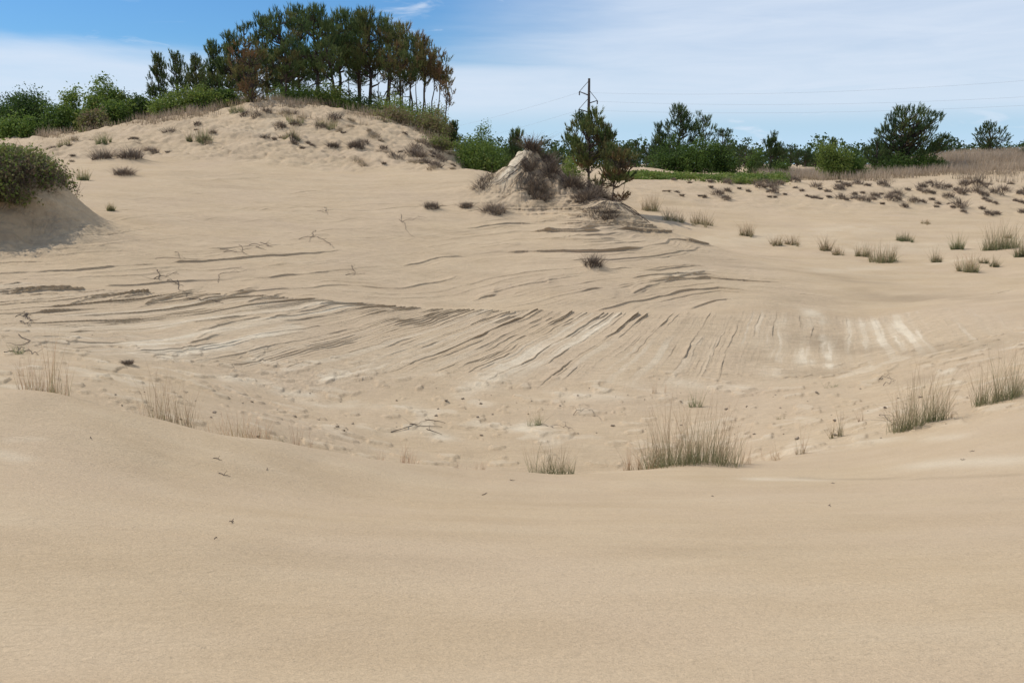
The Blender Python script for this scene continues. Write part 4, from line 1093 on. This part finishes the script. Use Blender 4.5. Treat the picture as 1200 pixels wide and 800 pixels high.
# ------------------------------------------------------------------ trees in the saddle and beyond the shelf
pine('pine_tree', 'small dark pointed pine right of the hill foot, left of the rounded bushes', 'pine tree', 531, 141, 62, 11, 172, .20, .06, 'cone', 0, 18, 101, 1.0, None, 178, .07)
pine('pine_tree', 'small dark pine left of the brush mound, right of the rounded bushes', 'pine tree', 603, 149, 58, 15, 190, .22, .06, 'cone', .1, 24, 102, 1.0, None, 190, .08)
leafy('saddle_bush', 'wide vine-covered green bush in the saddle left of the brush mound', 'bush', 571, 158, 56, 36, .45, .12, 5200, .11, 60, None, 190, lobes=9)
leafy('saddle_bush', 'round green bush topping the vine-covered one in the saddle', 'bush', 567, 144, 60, 13, .38, .1, 1800, .11, 61, None, 190)
leafy('saddle_bush', 'low green bush at the left of the vine-covered one in the saddle', 'bush', 546, 158, 58, 13, .5, .1, 1600, .11, 62, None, 190)
leafy('saddle_bush', 'dull low bush at the hill foot left of the pointed pine', 'bush', 515, 160, 56, 16, .85, .1, 1500, .10, 63, None, 178)
leafy('saddle_bush', 'olive low bush behind the ridge right of the mound', 'bush', 665, 178, 52, 16, .62, .1, 1400, .10, 64, None, 200)

pine('pine_tree', 'tall left pine of the big dark tree group right of the pole', 'pine tree', 793, 123, 84, 24, 186, .18, .07, 'open', .1, 46, 110, 1.3, None, 205, .12)
pine('pine_tree', 'left flank pine of the big dark tree group, stepped outline', 'pine tree', 771, 140, 83, 16, 196, .16, .06, 'cone', 0, 30, 111, 1.2, None, 205, .09)
pine('pine_tree', 'second peak pine of the big dark tree group', 'pine tree', 820, 130, 86, 16, 184, .28, .07, 'open', .1, 26, 112, 1.1, None, 205, .10)
pine('pine_tree', 'right shoulder pine of the big dark tree group', 'pine tree', 844, 148, 84, 17, 194, .25, .07, 'round', .1, 30, 113, 1.2, None, 205, .09)
leafy('thicket_bush', 'dark thicket at the foot of the tall left pine of the big group', 'bush', 786, 166, 81, 26, .18, .08, 3600, .14, 70, None, 205)
leafy('thicket_bush', 'green thicket in the middle of the big dark tree group', 'bush', 815, 162, 80, 22, .30, .08, 3400, .14, 71, None, 205)
leafy('thicket_bush', 'brownish dark thicket at the right foot of the big tree group', 'bush', 845, 165, 80.5, 20, .24, .12, 3400, .14, 72, None, 205)
pine('pine_tree', 'small two-peaked pine standing alone in the dry grass right of the big group', 'pine tree', 901, 152, 72, 15, 200, .22, .06, 'cone', .1, 28, 114, 1.2, None, 206, .08)
leafy('thicket_bush', 'low green bush left of the small two-peaked pine', 'bush', 885, 172, 74, 13, .34, .1, 1500, .12, 73, None, 206)
leafy('thicket_bush', 'tiny green bush at the right foot of the small two-peaked pine', 'bush', 912, 188, 70, 9, .36, .1, 900, .11, 74, None, 206)
leafy('thicket_bush', 'bright green dome bush left of the big wide pine', 'bush', 984, 166, 69, 22, .62, .06, 6500, .11, 75, None, 208, lobes=8)
leafy('thicket_bush', 'mid green bush between the bright dome and the big wide pine', 'bush', 1003, 178, 69, 15, .36, .07, 2400, .11, 76, None, 208)
pine('pine_tree', 'small pine tip rising behind the bright green dome bush', 'pine tree', 973, 160, 78, 9, 190, .2, .05, 'cone', 0, 12, 115, 1.0, None, 206, .06)
pine('pine_tree', 'big wide dark pine with a limb reaching right, at right of picture', 'pine tree', 1055, 122, 74, 40, 192, .24, .12, 'round', .0, 105, 116, 1.15, None, 206, .17)
pine('pine_tree', 'low pine spur reaching left from under the big wide pine', 'pine tree', 1026, 160, 73, 16, 198, .24, .07, 'round', -.1, 22, 117, 1.1, None, 206, .09)
pine('pine_tree', 'low wind-leaning pine spur right of the big wide pine', 'pine tree', 1088, 156, 75, 15, 178, .24, .06, 'flat', .9, 16, 118, 1.0, None, 204, .08)
leafy('thicket_bush', 'dark bush filling the foot of the big wide pine', 'bush', 1048, 180, 72, 26, .24, .08, 3200, .12, 77, None, 206)
leafy('thicket_bush', 'green bush at the right foot of the big wide pine', 'bush', 1092, 180, 72, 18, .34, .08, 2600, .12, 78, None, 206)
pine('pine_tree', 'lone pine on the low grassy hill at the far right', 'pine tree', 1159, 142, 84, 21, 184, .24, .06, 'round', 0, 36, 119, 1.2, None, 182, .10)
pine('pine_tree', 'dark pine cut by the right edge of the picture', 'pine tree', 1205, 174, 80, 9, 196, .2, .06, 'round', 0, 14, 120, 1.0, None, 196, .07)

# far line of wood beyond
RF = np.random.default_rng(91)
kinds = []
for k in range(5):
    kinds.append(None)
far = [(736,166),(744,164),(757,168),(728,172),(866,168),(873,166),(880,171),(915,170),(926,168),(934,174),(943,176),(955,180),(965,178),(640,178),(655,176),(1012,184),(1118,186),(1130,188),(590,186)]
for i, (px, yt) in enumerate(far):
    pine('far_pine', 'distant dark pine in the tree line beyond the dunes', 'pine tree', px, yt, 135 + 30 * RF.random(), 10 + 4 * RF.random(), 192, .16, .05, 'round', 0, 22, 200 + i, 1.1, 'distant tree line', 197, .12)
def far_wood():
    R = np.random.default_rng(92); g = Geo(); n = 260
    az = np.linspace(-1.1, 1.1, n); 
    for a in az:
        Y = 190 + 60 * R.random(); x = math.tan(a) * Y if abs(a) < 1.2 else 0
        h = 5 + 2.2 * R.random(); z0 = gz(x, Y); rad = 3.0 + 2.0 * R.random()
        c = np.array([x, Y, z0 + h * .45]) + unit(R.normal(size=(26, 3))) * [rad, rad, h * .5] * (R.random((26, 1)) ** .4)
        P = (c[:, None] + R.normal(size=(26, 22, 3)) * .45).reshape(-1, 3)
        leaves(g, P, R, .55, np.clip(.08 + .08 * R.normal() + .05 * R.normal(size=len(P)), 0, .4))
    o = g.build('far_wood', M['leaf']); tag(o, 'low dark wood closing the horizon far behind the dunes', 'wood', kind='stuff')
far_wood()

# pale dune seen between pole pine and big group
# ------------------------------------------------------------------ utility pole and wires
M['wire'] = bark_material('aluminium_wire', (.30, .31, .33), (.36, .37, .39), 3)
def pole():
    Y = 130; b = at(689, 200, Y); top = at(689, 92, Y); z0 = gz(b[0], Y)
    root = thing('utility_pole', 'tall dark wooden utility pole with three short arms behind the ridge pine', 'utility pole', (b[0], Y, z0))
    x0 = b[0]
    def loc(px, py): p = at(px, py, Y); return (p[0] - x0, 0, p[2] - z0)
    g = Geo(); g.tube([(0, 0, -.5), (0, 0, (top[2] - z0) * .5), (0, 0, top[2] - z0)], [.24, .20, .15], 10); g.build('pole_shaft', M['pole'], root, True)
    ends = []
    for (tip, on, stay) in (((679, 107.5), (689, 111.5), (689, 96)), ((700, 118), (689, 121.5), (689, 104)), ((678.5, 128), (689, 131.5), (689, 116))):
        t, o_, s_ = loc(*tip), loc(*on), loc(*stay)
        a = Geo(); a.tube([o_, t], [.085, .06], 6); ar = a.build('arm', M['pole'], root)
        b_ = Geo(); b_.tube([s_, t], [.035, .035], 4); b_.build('stay_rod', M['pole'], root)
        c = Geo()
        zz = np.linspace(0, .45, 10)
        c.tube([(t[0], t[1], t[2] - q) for q in zz], [.05 + .05 * (j % 2) for j in range(10)], 8); c.build('insulator', M['pole'], ar)
        ends.append((x0 + t[0], Y, z0 + t[2] - .1))
    return ends
ends = pole()
def wire(a, b, sag, lab, r=.007):
    k = np.linspace(0, 1, 60)[:, None]; a = np.array(a); b = np.array(b)
    P = a + (b - a) * k; P[:, 2] -= sag * 4 * (k[:, 0] * (1 - k[:, 0]))
    g = Geo(); g.tube(P - a, r, 5); o = g.build('power_line', M['wire'], None, True, tuple(a)); tag(o, lab, 'power line', 'power lines on the pole')
rt = [(1900, -35, 92), (1900, 30, 92), (1900, -5, 92)]
wire(ends[0], at(1900, 8, 92), 2.6, 'uppermost power line running right from the utility pole')
wire(ends[1], at(1900, 45, 92), 2.3, 'middle power line running right from the utility pole')
wire(ends[2], at(1900, 62, 92), 2.1, 'lowest power line running right from the utility pole')
wire(ends[0], at(380, 166, 270), 2.0, 'upper power line running left into the distance from the utility pole', .008)
wire(ends[2], at(420, 176, 270), 2.0, 'lower power line running left into the distance from the utility pole', .008)

# ------------------------------------------------------------------ camera
cam = bpy.data.cameras.new('camera'); co = bpy.data.objects.new('camera', cam); col.objects.link(co)
cam.sensor_fit = 'HORIZONTAL'; cam.sensor_width = 36; cam.lens = 36 * F / 1200; cam.clip_start = .05; cam.clip_end = 8000
co.location = (0, 0, EYE); co.rotation_euler = (math.pi / 2 - PITCH, 0, 0)
bpy.context.scene.camera = co

# ------------------------------------------------------------------ light and sky
EL = math.radians(50); AZ = math.radians(72)      # sun to the left (west of view), slightly ahead
S = Vector((-math.cos(EL) * math.sin(AZ), math.cos(EL) * math.cos(AZ), math.sin(EL)))
sl = bpy.data.lights.new('sun', 'SUN'); sl.energy = 3.7; sl.angle = math.radians(.53); sl.color = (1, .955, .88)
so = bpy.data.objects.new('sun', sl); col.objects.link(so); so.rotation_euler = S.to_track_quat('Z', 'Y').to_euler(); so.location = (-60, 20, 70)

w = bpy.data.worlds.new('World'); bpy.context.scene.world = w; w.use_nodes = True
nt = w.node_tree; nt.nodes.clear()
out = N(nt, 'ShaderNodeOutputWorld'); bg = N(nt, 'ShaderNodeBackground', Strength=.1)
sky = N(nt, 'ShaderNodeTexSky'); sky.sky_type = 'NISHITA'; sky.sun_disc = False; sky.sun_elevation = EL; sky.sun_rotation = -AZ
sky.air_density = 1.0; sky.dust_density = .3; sky.ozone_density = 2.0; sky.altitude = 0
tc = N(nt, 'ShaderNodeTexCoord'); V = tc.outputs['Generated']
sx = N(nt, 'ShaderNodeSeparateXYZ'); L(nt, V, sx.inputs[0]); X_, Y_, Z_ = sx.outputs
# clouds: thin veil, streaked along the wind
mp = N(nt, 'ShaderNodeMapping'); mp.inputs['Scale'].default_value = (2.2, 2.2, 16); mp.inputs['Rotation'].default_value = (0, .06, 0); L(nt, V, mp.inputs[0])
n1 = noise(nt, mp.outputs[0], 1.0, 6, .55, .3)
mp2 = N(nt, 'ShaderNodeMapping'); mp2.inputs['Scale'].default_value = (7, 7, 60); mp2.inputs['Rotation'].default_value = (0, -.05, .3); L(nt, V, mp2.inputs[0])
n2 = noise(nt, mp2.outputs[0], 1.0, 6, .6, .5)
def sm(a, b, v):
    m = N(nt, 'ShaderNodeMapRange'); m.interpolation_type = 'SMOOTHSTEP'; m.inputs[1].default_value = a; m.inputs[2].default_value = b; L(nt, v, m.inputs[0]); return m.outputs[0]
# the veil is thick to the right of the view and low down on the left
right = sm(-.10, .16, math_n(nt, 'ADD', X_, math_n(nt, 'MULTIPLY', math_n(nt, 'SUBTRACT', n1, .5), .35)))
# its lower limit climbs to the right; below it clean pale blue air
rtop = sm(.035, .075, math_n(nt, 'ADD', Z_, math_n(nt, 'MULTIPLY', math_n(nt, 'SUBTRACT', n2, .5), .05)))
lowl = math_n(nt, 'MULTIPLY', sm(.115, .088, math_n(nt, 'ADD', Z_, math_n(nt, 'MULTIPLY', math_n(nt, 'SUBTRACT', n1, .5), .06))), sm(.03, .06, Z_))
veil = math_n(nt, 'MAXIMUM', math_n(nt, 'MULTIPLY', right, rtop), math_n(nt, 'MULTIPLY', lowl, .95))
mp3 = N(nt, 'ShaderNodeMapping'); mp3.inputs['Scale'].default_value = (5, 5, 26); mp3.inputs['Rotation'].default_value = (.05, .12, .9); mp3.inputs['Location'].default_value = (2.3, .4, 1.1); L(nt, V, mp3.inputs[0])
n3 = noise(nt, mp3.outputs[0], 1.3, 8, .62, 1.2)
wisp = sm(.54, .74, n3)
veil = math_n(nt, 'MAXIMUM', veil, math_n(nt, 'MULTIPLY', wisp, .75))
veil = math_n(nt, 'MULTIPLY', veil, math_n(nt, 'ADD', .62, math_n(nt, 'MULTIPLY', n2, .5)), clamp=True)
hsv = N(nt, 'ShaderNodeHueSaturation', Saturation=1.0, Value=1.0); L(nt, sky.outputs[0], hsv.inputs['Color'])
skyc = mix(nt, 1.0, hsv.outputs[0], (.44, .76, 1.10, 1), 'MULTIPLY')
skyc = mix(nt, sm(.12, .0, Z_), skyc, (5.3, 7.3, 9.2, 1))
cl = mix(nt, math_n(nt, 'MULTIPLY', veil, .9, clamp=True), skyc, (7.3, 8.15, 9.4, 1))
L(nt, cl, bg.inputs['Color']); L(nt, bg.outputs[0], out.inputs[0])

sc = bpy.context.scene
sc.view_settings.view_transform = 'Standard'; sc.view_settings.look = 'None'; sc.view_settings.exposure = 0; sc.view_settings.gamma = 1
sc.view_settings.use_curve_mapping = False
sc.cycles.max_bounces = 6; sc.cycles.diffuse_bounces = 3; sc.cycles.transparent_max_bounces = 4
